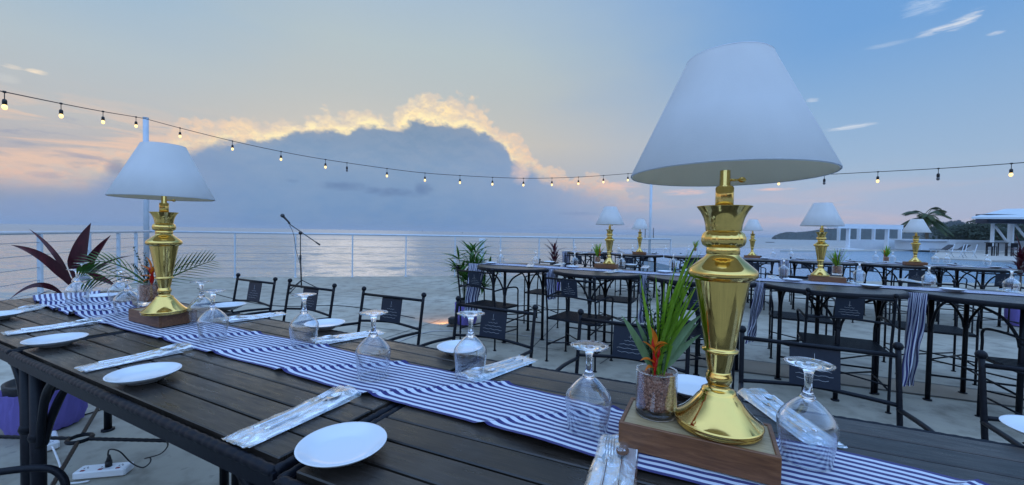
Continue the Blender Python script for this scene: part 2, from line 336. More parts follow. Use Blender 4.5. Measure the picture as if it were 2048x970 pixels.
M_flower = leafmat('orange_flower', (.90, .22, .015), (.95, .34, .04), .4, .4, 30)
M_flower_r = leafmat('red_flower', (.62, .015, .012), (.75, .03, .015), .35, .3, 30)
M_trunk = m_noise('palm_trunk', (.10, .08, .06), (.2, .17, .13), 12, .9, .5, .02)
M_far_green = m_noise('far_foliage', (.008, .020, .012), (.025, .042, .022), 1.5, .8, .0, 0)

def stripes():                                # stripes run the length of the cloth
    mt = mat('navy_white_striped_cloth', (.8, .8, .8), .9); d = ND(mt)
    uv = d.n('ShaderNodeUVMap'); sx = d.n('ShaderNodeSeparateXYZ', {0: uv.outputs[0]})
    nz = d.noise(d.co('Object'), 300, 2)
    t_ = d.n('ShaderNodeMath', {0: sx.outputs[1], 1: 13.5}, operation='MULTIPLY'); fr = d.n('ShaderNodeMath', {0: t_.outputs[0]}, operation='FRACT')
    st = d.n('ShaderNodeMapRange', {0: fr.outputs[0], 1: .46, 2: .50, 3: 0, 4: 1}).outputs[0]
    st2 = d.n('ShaderNodeMapRange', {0: fr.outputs[0], 1: .96, 2: 1., 3: 1, 4: 0}).outputs[0]
    s_ = d.n('ShaderNodeMath', {0: st, 1: st2}, operation='MULTIPLY').outputs[0]
    e = d.n('ShaderNodeMapRange', {0: sx.outputs[1], 1: .018, 2: .022, 3: 0, 4: 1}).outputs[0]
    e2 = d.n('ShaderNodeMapRange', {0: sx.outputs[1], 1: .978, 2: .982, 3: 1, 4: 0}).outputs[0]
    s2 = d.n('ShaderNodeMath', {0: s_, 1: d.n('ShaderNodeMath', {0: e, 1: e2}, operation='MULTIPLY').outputs[0]}, operation='MULTIPLY').outputs[0]
    mx = d.n('ShaderNodeMix', {0: s2, 6: (.018, .016, .115, 1), 7: (.54, .58, .66, 1)}, data_type='RGBA'); d.l(mx.outputs[2], d.b.inputs['Base Color'])
    d.l(d.bump(nz, .3, .0006), d.b.inputs['Normal']); d.b.inputs['Sheen Weight'].default_value = .15; return mt
M_stripe = stripes()

def deckmat():
    mt = mat('weathered_concrete', (.2, .2, .2), .6); d = ND(mt); v = d.co('Object')
    a = d.noise(v, .55, 8, .6); b_ = d.noise(v, 5, 8, .6); f_ = d.noise(v, 60, 5)
    base = d.ramp(a, [(.3, (.24, .22, .17)), (.5, (.32, .295, .235)), (.7, (.41, .38, .31))])
    st = d.ramp(b_, [(.3, (.45, .43, .41)), (.52, (1, 1, 1)), (.8, (1.2, 1.17, 1.1))])
    mu = d.n('ShaderNodeMix', {0: .75, 6: base, 7: st}, data_type='RGBA', blend_type='MULTIPLY').outputs[2]
    wv = d.noise(d.co('Object', (.25, 1.4, 1), (0, 0, .5)), 2.2, 6, .65, 1.2); spots = d.noise(v, 16, 3, .5)
    mu = d.n('ShaderNodeMix', {0: d.n('ShaderNodeMapRange', {0: spots, 1: .64, 2: .72, 3: 0, 4: .45}).outputs[0], 6: mu, 7: (.13, .125, .11, 1)}, data_type='RGBA').outputs[2]
    mu2 = d.n('ShaderNodeMix', {0: d.n('ShaderNodeMapRange', {0: wv, 1: .56, 2: .75, 3: 0, 4: .5}).outputs[0], 6: mu, 7: (.16, .16, .155, 1)}, data_type='RGBA').outputs[2]
    d.l(mu2, d.b.inputs['Base Color'])
    d.l(d.n('ShaderNodeMapRange', {0: a, 1: .3, 2: .7, 3: .55, 4: .8}).outputs[0], d.b.inputs['Roughness'])
    d.l(d.bump(b_, .12, .02, d.bump(f_, .25, .002)), d.b.inputs['Normal']); return mt
M_deck = deckmat()
M_joint = mat('dark_joint', (.05, .05, .05), .8)
M_tan = m_noise('tan_paving_band', (.22, .17, .115), (.30, .24, .17), 3, .7, .1)
def seamat(name, col, s1, strength, rough, far=.05):
    mt = mat(name, col, rough, 0, .5, IOR=1.33); d = ND(mt)
    v = d.co('Object', (1, 2.2, 1), (0, 0, R(8))); a = d.noise(v, s1, 4, .6, .3); b_ = d.noise(v, s1 * 5, 3, .6)
    big = d.noise(d.co('Object', (.3, 1, 1)), s1 * .12, 3)
    h = d.n('ShaderNodeMath', {0: a, 1: b_, 2: .25}, operation='MULTIPLY_ADD'); hh = d.n('ShaderNodeMath', {0: b_, 1: .22, 2: a}, operation='MULTIPLY_ADD').outputs[0]
    hh = d.n('ShaderNodeMath', {0: big, 1: 2.2, 2: hh}, operation='MULTIPLY_ADD').outputs[0]
    sy = d.n('ShaderNodeSeparateXYZ', {0: d.co('Object')}); d.l(d.n('ShaderNodeMapRange', {0: sy.outputs[1], 1: 15., 2: 260., 3: rough, 4: far}).outputs[0], d.b.inputs['Roughness'])
    d.l(d.bump(hh, strength, 1 / s1 * .5), d.b.inputs['Normal']); return mt
M_sea = seamat('sea_water', (.36, .35, .34), .45, .15, .05, .40); M_sea.node_tree.nodes['Principled BSDF'].inputs['Metallic'].default_value = .40; M_sea.node_tree.nodes['Principled BSDF'].inputs['IOR'].default_value = 1.5
M_pool = seamat('pool_water', (.12, .27, .40), 1.6, .25, .08)
M_wall_white = m_noise('white_wall', (.60, .66, .72), (.68, .73, .78), 1.5, .7, .05)
M_roof_under = mat('dark_fascia', (.03, .035, .06), .6)
M_metal_roof = m_noise('pale_metal_roof', (.50, .56, .60), (.58, .63, .66), 1, .45, .05)
M_lounger = mat('dark_lounger_mesh', (.03, .03, .035), .6)
M_bulb = bpy.data.materials.new('lit_bulb'); M_bulb.use_nodes = True
_b = M_bulb.node_tree.nodes['Principled BSDF']; _b.inputs['Base Color'].default_value = (1, .75, .35, 1); _b.inputs['Emission Color'].default_value = (1, .62, .20, 1); _b.inputs['Emission Strength'].default_value = 1.7
M_bulb_off = mat('unlit_bulb', (.12, .12, .13), .1)

# ------------------------------------------------------------------ mesh builders
class MB:
    def __init__(s): s.v = []; s.f = []; s.uv = {}; s.sm = []
    def add(s, vs, fs, smooth=True):
        o = len(s.v); s.v += [tuple(p) for p in vs]; s.f += [tuple(i + o for i in f) for f in fs]; s.sm += [smooth] * len(fs); return s
    def box(s, lo, hi, M4=None, bev=0.0):
        x0, y0, z0 = lo; x1, y1, z1 = hi
        if bev:
            b = bev; vs = []; fs = []
            for z, k in ((z0, b), (z0 + b, 0), (z1 - b, 0), (z1, b)):
                xa, ya, xb, yb = x0 + k, y0 + k, x1 - k, y1 - k; c2 = b
                vs += [(xa + c2, ya, z), (xb - c2, ya, z), (xb, ya + c2, z), (xb, yb - c2, z), (xb - c2, yb, z), (xa + c2, yb, z), (xa, yb - c2, z), (xa, ya + c2, z)]
            for k in range(3):
                for i in range(8): fs.append((k * 8 + i, k * 8 + (i + 1) % 8, (k + 1) * 8 + (i + 1) % 8, (k + 1) * 8 + i))
            fs.append(tuple(range(7, -1, -1))); fs.append(tuple(range(24, 32)))
        else:
            vs = [(x0, y0, z0), (x1, y0, z0), (x1, y1, z0), (x0, y1, z0), (x0, y0, z1), (x1, y0, z1), (x1, y1, z1), (x0, y1, z1)]
            fs = [(0, 3, 2, 1), (4, 5, 6, 7), (0, 1, 5, 4), (1, 2, 6, 5), (2, 3, 7, 6), (3, 0, 4, 7)]
        if M4 is not None: vs = [tuple(M4 @ Vector(p)) for p in vs]
        return s.add(vs, fs, False)
    def tube(s, pts, r, n=8, cap=True, closed=False, smooth_pts=0):
        P = [Vector(p) for p in pts]
        if smooth_pts: P = catmull(P, smooth_pts, closed)
        rs = r if isinstance(r, (list, tuple)) else None
        L = len(P); vs = []; prev = None
        for i, p in enumerate(P):
            a = P[(i - 1) % L] if (i or closed) else P[0]; b = P[(i + 1) % L] if (i < L - 1 or closed) else P[-1]
            t = (b - a).normalized() if (b - a).length > 1e-9 else Vector((0, 0, 1))
            if prev is None:
                prev = t.cross(Vector((0, 0, 1)) if abs(t.z) < .95 else Vector((1, 0, 0))).normalized()
            nrm = (prev - t * prev.dot(t)); nrm = nrm.normalized() if nrm.length > 1e-6 else t.orthogonal().normalized(); prev = nrm; bi = t.cross(nrm)
            rr = (rs[0] + (rs[1] - rs[0]) * i / max(1, L - 1)) if rs and len(rs) == 2 else (rs[i] if rs else r)
            for k in range(n):
                a_ = 2 * PI * k / n; vs.append(p + nrm * math.cos(a_) * rr + bi * math.sin(a_) * rr)
        fs = []
        for i in range(L if closed else L - 1):
            for k in range(n): fs.append((i * n + k, i * n + (k + 1) % n, ((i + 1) % L) * n + (k + 1) % n, ((i + 1) % L) * n + k))
        if cap and not closed: fs.append(tuple(range(n - 1, -1, -1))); fs.append(tuple((L - 1) * n + k for k in range(n)))
        return s.add(vs, fs, True)
    def lathe(s, prof, n=32, c=(0, 0, 0), flute=None):
        vs = []; fs = []
        for i, (r, z) in enumerate(prof):
            for k in range(n):
                a = 2 * PI * k / n; rr = r * (flute(i, a) if flute else 1); vs.append((c[0] + rr * math.cos(a), c[1] + rr * math.sin(a), c[2] + z))
        for i in range(len(prof) - 1):
            for k in range(n): fs.append((i * n + k, i * n + (k + 1) % n, (i + 1) * n + (k + 1) % n, (i + 1) * n + k))
        return s.add(vs, fs, True)
    def ball(s, c, r, n=8, sz=1.0):
        prof = [(max(1e-4, r * math.sin(PI * i / n)), -r * sz * math.cos(PI * i / n)) for i in range(n + 1)]
        return s.lathe(prof, n * 2 if n < 8 else n + 4, c)
    def blade(s, p0, p1, bend, w, nseg=8, fold=.25, up=Vector((0, 0, 1)), taper=.12, twist=0.):
        p0 = Vector(p0); p1 = Vector(p1); mid_ = (p0 + p1) / 2 + Vector(bend); vs = []; fs = []
        for i in range(nseg + 1):
            t = i / nseg; p = p0 * (1 - t) ** 2 + mid_ * 2 * t * (1 - t) + p1 * t * t
            tg = (mid_ - p0) * (1 - t) + (p1 - mid_) * t; tg.normalize()
            sd_ = tg.cross(up); sd_ = sd_.normalized() if sd_.length > 1e-3 else Vector((1, 0, 0))
            if twist: sd_ = Matrix.Rotation(twist * t, 3, tg) @ sd_
            nn = sd_.cross(tg)
            ww = w * .5 * (min(1, taper + (1 - taper) * (t / .25)) if t < .25 else max(.02, (1 - ((t - .25) / .75) ** 1.8)))
            vs += [p - sd_ * ww + nn * ww * fold, p, p + sd_ * ww + nn * ww * fold]
        for i in range(nseg): fs += [(i * 3, i * 3 + 1, i * 3 + 4, i * 3 + 3), (i * 3 + 1, i * 3 + 2, i * 3 + 5, i * 3 + 4)]
        return s.add(vs, fs, True)
    def build(s, name, m_, parent=None, loc=None, rz=0.):
        me = bpy.data.meshes.new(name); me.from_pydata(s.v, [], s.f); me.polygons.foreach_set('use_smooth', s.sm); me.update()
        if m_: 
            for q in (m_ if isinstance(m_, (list, tuple)) else [m_]): me.materials.append(q)
        o = bpy.data.objects.new(name, me); COL.objects.link(o)
        if parent: o.parent = parent
        if loc is not None: o.location = loc
        if rz: o.rotation_euler = (0, 0, rz)
        return o
def catmull(P, k, closed=False):
    Q = []; L = len(P)
    for i in range(L if closed else L - 1):
        if closed: a, b, c_, d_ = P[(i - 1) % L], P[i], P[(i + 1) % L], P[(i + 2) % L]
        else: a, b, c_, d_ = P[max(0, i - 1)], P[i], P[i + 1], P[min(L - 1, i + 2)]
        for j in range(k):
            t = j / k; Q.append(.5 * ((2 * b) + (c_ - a) * t + (2 * a - 5 * b + 4 * c_ - d_) * t * t + (3 * b - a - 3 * c_ + d_) * t ** 3))
    if not closed: Q.append(P[-1])
    return Q
def sharp(o, ang=35):
    bpy.context.view_layer.objects.active = o
    me = o.data
    try: me.set_sharp_from_angle(angle=R(ang))
    except Exception: pass
    return o
def tag(o, label=None, cat=None, group=None, kind=None):
    if label: o['label'] = label
    if cat: o['category'] = cat
    if group: o['group'] = group
    if kind: o['kind'] = kind
    return o
def thing(name, label, cat, loc=(0, 0, 0), rz=0., group=None):
    o = bpy.data.objects.new(name, None); COL.objects.link(o); o.location = loc; o.rotation_euler = (0, 0, rz); o.empty_display_size = .05
    return tag(o, label, cat, group)
def copy_tree(o, parent=None):
    c_ = o.copy(); COL.objects.link(c_)
    if parent: c_.parent = parent
    for ch in [x for x in KIDS.get(o.name, [])]: copy_tree(ch, c_)
    return c_
KIDS = {}
def register(root):
    for ch in root.children: 
        KIDS.setdefault(root.name, []).append(ch); register(ch)
USED = set()
def put(proto, loc, rz=0., label=None, cat=None, group=None, sc=1.0):
    if proto.name not in KIDS and proto.children: register(proto)
    if proto.name in USED: o = copy_tree(proto)
    else: o = proto; USED.add(proto.name)
    o.location = loc; o.rotation_euler = (0, 0, rz)
    if sc != 1.0: o.scale = (sc, sc, sc)
    else: o.scale = (1, 1, 1)
    tag(o, label, cat, group); return o

TH = R(-26.5); CT, ST = math.cos(TH), math.sin(TH)
def P(a, w, z=0.0): return Vector((a * CT - w * ST, a * ST + w * CT, z))   # along / across the rows of tables
def inv(p): return (p.x * CT + p.y * ST, -p.x * ST + p.y * CT)
TOP = .85

# ------------------------------------------------------------------ setting: deck, sea, pool, hills
# railing base line
RA = at(293, 560); RA = Vector((-8.6, 9.5, 0)); RB = Vector((5.0, 12.6, 0)); RL = Vector((-6.65, 5.2, 0))
dirL = (RL - RA).normalized(); RL2 = RA + dirL * 12.0
dirB = (RB - RA).normalized()
DECKPOLY = [RL2 + Vector((-.12, 0, 0)), RA + Vector((-.12, .12, 0)), RB + Vector((.5, .1, 0)), Vector((6.4, 11.6, 0)), Vector((70, 13.0, 0)), Vector((70, -20, 0)), Vector((-2, -20, 0))]
g = MB(); n_ = len(DECKPOLY); g.add([(p.x, p.y, 0) for p in DECKPOLY] + [(p.x, p.y, -3.2) for p in DECKPOLY], [tuple(range(n_ - 1, -1, -1))] + [(i, (i + 1) % n_, n_ + (i + 1) % n_, n_ + i) for i in range(n_)], False)
tag(g.build('deck', M_deck), kind='structure')
g = MB()
def groove(a, b, w=.008, z=.002):
    d_ = (b - a).normalized(); s_ = Vector((-d_.y, d_.x, 0)) * w
    g.add([(a - s_) + Vector((0, 0, z)), (b - s_) + Vector((0, 0, z)), (b + s_) + Vector((0, 0, z)), (a + s_) + Vector((0, 0, z))], [(0, 1, 2, 3)], False)
for k in range(-3, 8):
    a = P(-9 + 0, 1.6 + k * 1.52); b = P(9, 1.6 + k * 1.52)
    if k in (0, 2, 3, 5): pass
for (p1, p2) in [((395, 577), (900, 604)), ((560, 600), (1010, 548)), ((620, 640), (1120, 700)), ((880, 640), (700, 700)), ((1200, 728), (1330, 640)), ((1500, 690), (2048, 742)), ((1350, 590), (2040, 640)), ((1000, 760), (1120, 640)), ((130, 655), (30, 760)), ((0, 838), (240, 786))]:
    groove(at(*p1), at(*p2), .006)
tag(g.build('deck_joints', M_joint), kind='structure')
g = MB(); q = [at(1380, 706), at(2400, 838), at(2400, 862), at(1380, 731)]
g.add([(p.x, p.y, .004) for p in q], [(3, 2, 1, 0)], False); tag(g.build('paving_band', M_tan), kind='structure')
g = MB()
for (a, b) in ((at(1380, 706), at(2400, 838)), (at(1380, 731), at(2400, 862))): groove(a, b, .008, .008)
tag(g.build('paving_band_joints', M_joint), kind='structure')
# sea
nr_, nc_ = 470, 720; rs_ = np.random.RandomState(4)
Yk = 9.0 * (1.0085 ** np.arange(nr_)); Ck = np.linspace(-1.75, 1.35, nc_); YY, CC = np.meshgrid(Yk, Ck, indexing='ij'); XX = YY * CC; ZZ = np.zeros_like(XX)
for lam in np.geomspace(.35, 9, 64):
    th_ = rs_.normal(R(80), .55); ph_ = rs_.uniform(0, 6.28); k_ = 2 * PI / lam; amp = .0042 * lam ** .95
    damp = np.clip((lam / (YY * .0085) - 2.0) / 2.5, 0, 1); ph2 = 1.1 * np.sin(XX * k_ * .11 + ph_ * 3) ; ZZ += amp * damp * np.sin(k_ * (XX * math.cos(th_) + YY * math.sin(th_)) + ph_ + ph2)
vs_ = np.stack([XX, YY, ZZ - 2.6], -1).reshape(-1, 3); ii = np.arange((nr_ - 1) * nc_).reshape(nr_ - 1, nc_)[:, :-1].reshape(-1)
fs_ = np.stack([ii, ii + 1, ii + nc_ + 1, ii + nc_], -1); base_ = len(vs_)
vs_ = np.concatenate([vs_, np.array([(-40000, -2000, -2.72), (40000, -2000, -2.72), (40000, 50000, -2.72), (-40000, 50000, -2.72)])]); fs_ = np.concatenate([fs_, [[base_, base_ + 1, base_ + 2, base_ + 3]]])
me = bpy.data.meshes.new('sea'); me.vertices.add(len(vs_)); me.vertices.foreach_set('co', vs_.astype('f').ravel()); me.loops.add(len(fs_) * 4); me.loops.foreach_set('vertex_index', fs_.astype('i').ravel())
me.polygons.add(len(fs_)); me.polygons.foreach_set('loop_start', np.arange(0, len(fs_) * 4, 4, dtype='i')); me.polygons.foreach_set('use_smooth', np.ones(len(fs_), bool)); me.update(calc_edges=True); me.materials.append(M_sea)
sea_o = bpy.data.objects.new('sea', me); COL.objects.link(sea_o); tag(sea_o, kind='structure')
# pool with an infinity edge
g = MB(); pp = [(6.5, 11.72), (70, 13.12), (70, 44), (40, 44.5), (19, 44), (9, 34), (7, 22)]
g.add([(x, y, -.06) for x, y in pp] + [(x, y, -3) for x, y in pp], [tuple(range(6, -1, -1))] + [(i, (i + 1) % 7, 7 + (i + 1) % 7, 7 + i) for i in range(7)], False)
tag(g.build('pool_water', M_pool), kind='structure')
M_pave = m_noise('pale_pool_paving', (.36, .33, .29), (.45, .42, .37), .8, .7, .05)
q4 = [at(1862, 516), at(2250, 534), at(2250, 501.5), at(1880, 501.5)]
g = MB(); g.add([(p.x, p.y, .03) for p in q4] + [(p.x, p.y, -1) for p in q4], [(0, 1, 2, 3)] + [(i, 4 + i, 4 + (i + 1) % 4, (i + 1) % 4) for i in range(4)], False)
tag(g.build('far_terrace', M_pave), kind='structure')
q4 = [at(1560, 501.5), at(2300, 501.5), at(2300, 499.4), at(1600, 499.4)]
g = MB(); g.add([(p.x, p.y, .025) for p in q4] + [(p.x, p.y, -1) for p in q4], [(0, 1, 2, 3)] + [(i, 4 + i, 4 + (i + 1) % 4, (i + 1) % 4) for i in range(4)], False)
tag(g.build('pool_coping', M_pave), kind='structure')
# hills: ridge profile given real depth
def hills(name, pts, D, depth, m_, z0=-2.6, jag=.06, seed=1):
    rnd = random.Random(seed); g = MB(); cols = []
    P_ = []
    for i in range(len(pts) - 1):
        for j in range(26):
            t = j / 26; P_.append((pts[i][0] * (1 - t) + pts[i + 1][0] * t, pts[i][1] * (1 - t) + pts[i + 1][1] * t))
    P_.append(pts[-1]); nr = 12; vs = []; fs = []
    for i, (px, py) in enumerate(P_):
        top = atY(px, py, D); h = max(.5, top.z - z0)
        for k in range(nr + 1):
            t = k / nr; prof = math.sin(min(1, t * 1.25) * PI / 2) ** 1.1 if t < .8 else 1 - (t - .8) * .6
            y = D - depth * (1 - t) ; sc_ = y / D
            vs.append((top.x * sc_ + rnd.uniform(-1, 1) * D * .001, y, z0 + h * prof * sc_ ** .3 * (1 + rnd.uniform(-1, 1) * jag * (1 if k else 0))))
    for i in range(len(P_) - 1):
        for k in range(nr): a = i * (nr + 1) + k; fs.append((a, a + nr + 1, a + nr + 2, a + 1))
    g.add(vs, fs, True); return tag(g.build(name, m_), kind='structure')
M_hill = m_noise('wooded_hillside', (.010, .022, .022), (.032, .046, .042), .06, .9, .0)
hills('headland', [(1544, 475), (1550, 471), (1560, 467), (1575, 464), (1592, 465), (1615, 463), (1632, 461), (1650, 458), (1670, 458), (1700, 456), (1760, 456), (1800, 458), (1850, 456), (1900, 462), (1960, 470)], 900, 200, M_hill)
hills('hill_range', [(1840, 476), (1862, 462), (1880, 448), (1900, 444), (1918, 443), (1930, 448), (1940, 452), (1955, 449), (1975, 445), (2000, 443), (2060, 446), (2150, 440), (2300, 450), (2500, 470)], 600, 180, M_hill, seed=4)
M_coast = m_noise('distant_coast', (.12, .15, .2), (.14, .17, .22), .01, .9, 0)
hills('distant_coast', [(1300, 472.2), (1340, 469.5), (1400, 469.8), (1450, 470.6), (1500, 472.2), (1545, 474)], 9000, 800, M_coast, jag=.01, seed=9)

# ------------------------------------------------------------------ railings and poles
def railing(A, B, posts, label, pr=.02, extra=0):
    t = thing('deck_railing', label, 'railing', (A.x, A.y, 0))
    A0_ = Vector((A.x, A.y, 0)); d_ = (B - A).normalized(); L = (B - A).length
    z = 1.12
    MB().tube([Vector((0, 0, z)) - d_ * extra, d_ * L + Vector((0, 0, z))], .027, 10).build('top_rail', M_white_steel, t)
    for k in range(5):
        MB().tube([Vector((0, 0, .98 - k * .185)), d_ * L + Vector((0, 0, .98 - k * .185))], .0055, 6).build('cable', M_cable, t)
    for p in posts:
        q = p - A0_; g = MB(); g.box((-pr, -pr, 0), (pr, pr, z - .02)); g.box((-pr * 2, -pr * 2, 0), (pr * 2, pr * 2, .012))
        g.build('post', M_white_steel, t, (q.x, q.y, 0), math.atan2(d_.y, d_.x))
    return t
pL = []
for px in (80, 178, 237, 272): pp_ = onwall(px, 500, RL, RA); pL.append(Vector((pp_.x, pp_.y, 0)))
pL = [RA + dirL * s for s in (9.8, 8.6, 7.4, 6.2)] + pL
railing(RL2, RA, [p for p in pL if (p - RL2).length > .3], 'white cable railing along the left side of the deck above the sea', .024)
pB = []
for px in (470, 591, 705, 812, 910, 1001, 1078, 1147, 1216, 1275, 1340, 1395): pp_ = onwall(px, 500, RA, RB); pB.append(Vector((pp_.x, pp_.y, 0)))
railing(RA, RB, [p for p in pB if (p - RB).length > .1] + [RB], 'long white cable railing along the back edge of the deck', .016)
def pole(px, top_y, A, B, r, label, base=None):
    p = onwall(px, 500, A, B); zt = onwall(px, top_y, A, B).z
    t = thing('light_pole', label, 'pole', (p.x, p.y, 0))
    MB().tube([(0, 0, 0), (0, 0, zt)], r, 12).build('shaft', M_white_steel, t); g = MB(); g.tube([(0, 0, zt), (0, 0, zt + .012)], r * 1.1, 12).build('cap', M_white_steel, t)
    MB().box((-.09, -.09, 0), (.09, .09, .015)).build('base_plate', M_white_steel, t)
    return Vector((p.x, p.y, zt))
pole(293, 236, RA + Vector((-.0, .12, 0)), RA + Vector((.05, .12, 0)), .055, 'tall white pole at the left corner of the railing behind the lamp')
PT2 = pole(1299, 345, RA + Vector((0, .1, 0)), RB + Vector((0, .1, 0)), .04, 'tall thin white pole at the railing behind the large lampshade')
# short thick post with box at x=965
p = onwall(964, 553, RA, RB); t = thing('rail_bollard', 'short white square post with a pale cap beside the potted palm', 'post', (p.x, p.y - .15, 0))
MB().box((-.06, -.06, 0), (.06, .06, .98)).build('post', M_white_steel, t); MB().box((-.085, -.085, .98), (.085, .085, 1.06), bev=.01).build('cap', M_wall_white, t)

# ------------------------------------------------------------------ string lights
def festoon(A, B, wire_px, bulbs, dead, label):
    pts = [onwall(x, y, A, B) for x, y in wire_px]
    t = thing('string_lights', label, 'string lights', pts[0], group='strings of warm bulbs over the deck'); o0 = pts[0]
    Q = catmull(pts, 10); MB().tube([q - o0 for q in Q], .0075, 6).build('wire', M_rubber, t)
    for bx in bulbs + dead:
        best = min(Q, key=lambda q: abs(project(q)[0] - bx))
        i = Q.index(best); j = i + 1 if i + 1 < len(Q) else i - 1
        x0, x1 = project(Q[i])[0], project(Q[j])[0]; u_ = (bx - x0) / (x1 - x0) if abs(x1 - x0) > .01 else 0
        b0 = Q[i].lerp(Q[j], u_) - o0
        g = MB(); g.tube([b0 + Vector((0, 0, .012)), b0 + Vector((0, 0, -.012))], .017, 8); g.tube([b0, b0 + Vector((0, 0, -.11))], .005, 6); g.lathe([(.004, -.09), (.02, -.10), (.024, -.12), (.024, -.165), (.0, -.166)], 10, b0)
        sk = g.build('bulb_socket', M_rubber, t)
        g = MB(); k = .026; g.lathe([(.015, -.163), (.02, -.172), (k, -.19), (k * 1.02, -.203), (k * .85, -.219), (k * .45, -.23), (.0005, -.233)], 12, b0)
        g.build('bulb', M_bulb if bx in bulbs else M_bulb_off, sk)
    return t
LW = RL + dirL * 0
festoon(RL, RA, [(-330, 120), (-150, 152), (0, 182), (122, 207), (206, 223), (272, 234), (293, 238)], [-120, 9, 122, 206, 272], [], 'string of warm bulbs running from the left edge to the corner pole')
festoon(RA, RB, [(293, 238), (360, 256), (465, 282), (562, 303), (651, 319), (774, 337), (850, 346), (920, 351), (985, 354.5), (1047, 356.5), (1104, 356), (1157, 354), (1207, 351), (1260, 347), (1299, 345)],
        [360, 465, 562, 651, 774, 850, 920, 985, 1047, 1104, 1157, 1207, 1256], [694], 'long sagging string of bulbs across the sea view between both poles')
R3 = Vector((8.96, 7.0, 0)); P2g = Vector((PT2.x, PT2.y, 0))
festoon(P2g, R3, [(1299, 345), (1360, 350), (1450, 352), (1558, 351.5), (1649, 349), (1756, 343.5), (1877, 337), (2023, 327), (2120, 318), (2260, 303)],
        [1360, 1460, 1558, 1756, 2023, 2190], [1649, 1877], 'string of bulbs rising to the right behind the large lampshade')

# ------------------------------------------------------------------ furniture: chairs
def make_chair():
    t = thing('iron_chair', 'black wrought iron chair', 'chair'); w, r = .25, .0092
    zs, zt = .43, .85
    def arm_pts(s): return [(s * w, -.245, .63), (s * (w + .01), -.05, .645), (s * (w + .012), .12, .64), (s * (w + .01), .175, .61), (s * w, .19, .54), (s * w, .195, zs)]
    for s in (-1, 1):
        g = MB(); g.tube([(s * w, -.21, 0), (s * w, -.215, zs), (s * w, -.235, .6), (s * w, -.275, zt)], r, 8, smooth_pts=4); g.ball((s * w, -.277, zt + .004), .0165, 6); g.tube([(s * w, -.21, 0), (s * w, -.21, .006)], .018, 8)
        g.build('leg', M_iron, t)
        g = MB(); g.tube([(s * w, .195, 0), (s * w, .195, zs)], r, 8); g.tube([(s * w, .195, 0), (s * w, .195, .006)], .018, 8); g.build('leg', M_iron, t)
        MB().tube(arm_pts(s), r * .95, 8, smooth_pts=5).build('armrest', M_iron, t)
    g = MB()
    for k in range(11):
        y = -.195 + k * .0385; g.box((-w, y - .0085, zs - .004), (w, y + .0085, zs + .004))
    g.tube([(-w, -.21, zs - .008), (w, -.21, zs - .008)], .009, 6); g.tube([(-w, .2, zs - .008), (w, .2, zs - .008)], .009, 6)
    g.tube([(-w, -.21, zs - .008), (-w, .2, zs - .008)], .009, 6); g.tube([(w, -.21, zs - .008), (w, .2, zs - .008)], .009, 6)
    g.build('seat', M_iron, t)
    g = MB(); yb = lambda z: -.235 - (z - .6) * .16
    g.tube([(-w, yb(.82), .82), (w, yb(.82), .82)], r * .95, 8)
    g.tube([(-w, yb(.655), .645), (-w * .5, yb(.655) - .012, .655), (0, yb(.66) - .016, .662), (w * .5, yb(.655) - .012, .655), (w, yb(.655), .645)], r * .9, 8, smooth_pts=4)
    g.build('back_frame', M_iron, t)
    g = MB(); hw = .082; vs = []
    Mx = Matrix.Translation((0, yb(.74) - .006, .74)) @ Matrix.Rotation(R(9), 4, 'X')
    g.box((-hw, -.0025, -.078), (hw, .0025, .078), Mx); bp = g.build('back_panel', M_iron2, t)
    g = MB()
    for sd_ in (-1, 1):
        y = sd_ * .0042
        def ln(pts, r_=.0009): g.tube([Mx @ Vector((x, y, z)) for x, z in pts], r_, 5)
        ln([(0, .012), (0, .052)]); ln([(-.009, .022), (.009, .022)])
        for (z0, xa, xb) in ((.004, -.03, .028), (-.014, -.055, .05), (-.032, -.06, .062), (-.05, -.045, .058)):
            ln([(xa + (xb - xa) * i / 10, z0 + .0022 * math.sin(i * 1.9 + z0 * 90)) for i in range(11)], .0008)
    g.build('emblem', M_mark, bp)
    g = MB(); zc = .16
    for s in (-1, 1): g.tube([(s * w, -.21, zc), (s * w, .195, zc)], .007, 6)
    g.tube([(-w, -.21, zc + .02), (w, .195, zc + .02)], .0065, 6); g.tube([(-w, .195, zc + .035), (w, -.21, zc + .035)], .0065, 6)
    g.build('stretcher', M_iron, t)
    return t
chair = make_chair()
CH = []
def place_chair(a, w, face, label, group, yaw=0.):
    o = put(chair, P(a, w), TH + (0 if face > 0 else PI) + R(yaw), label, 'chair', group); CH.append(o); return o
gA = 'black iron chairs along the far side of the long table'
kl = [(-3.275, 'leftmost of the iron chairs behind the long table, under the sea view'), (-2.615, 'iron chair behind the long table, in front of the microphone stand'),
      (-1.825, 'iron chair behind the long table, third from the left, with clear panel emblem'), (-1.085, 'iron chair behind the long table, in front of the purple pot'),
      (-.33, 'iron chair behind the long table, partly hidden by the orange flower'), (.375, 'iron chair right of the large brass lamp, behind the long table'),
      (1.09, 'iron chair cut by the right edge of the photo, behind the long table')]
for (a, l) in kl: place_chair(a, 1.68, -1, l, gA, random.uniform(-2, 2))
# chair at the lower left, front corner of its arm under the table
o = put(chair, (0, 0, 0), 0, 'iron chair in the lower left corner with only its curved armrest showing', 'chair', 'iron chairs at the near side of the long table'); o.rotation_euler = (0, 0, R(-64)); cor = at(112, 940, .63)
lc = Matrix.Rotation(R(-64), 3, 'Z') @ Vector((-.25, .17, 0)); o.location = (cor.x - lc.x, cor.y - lc.y, 0)

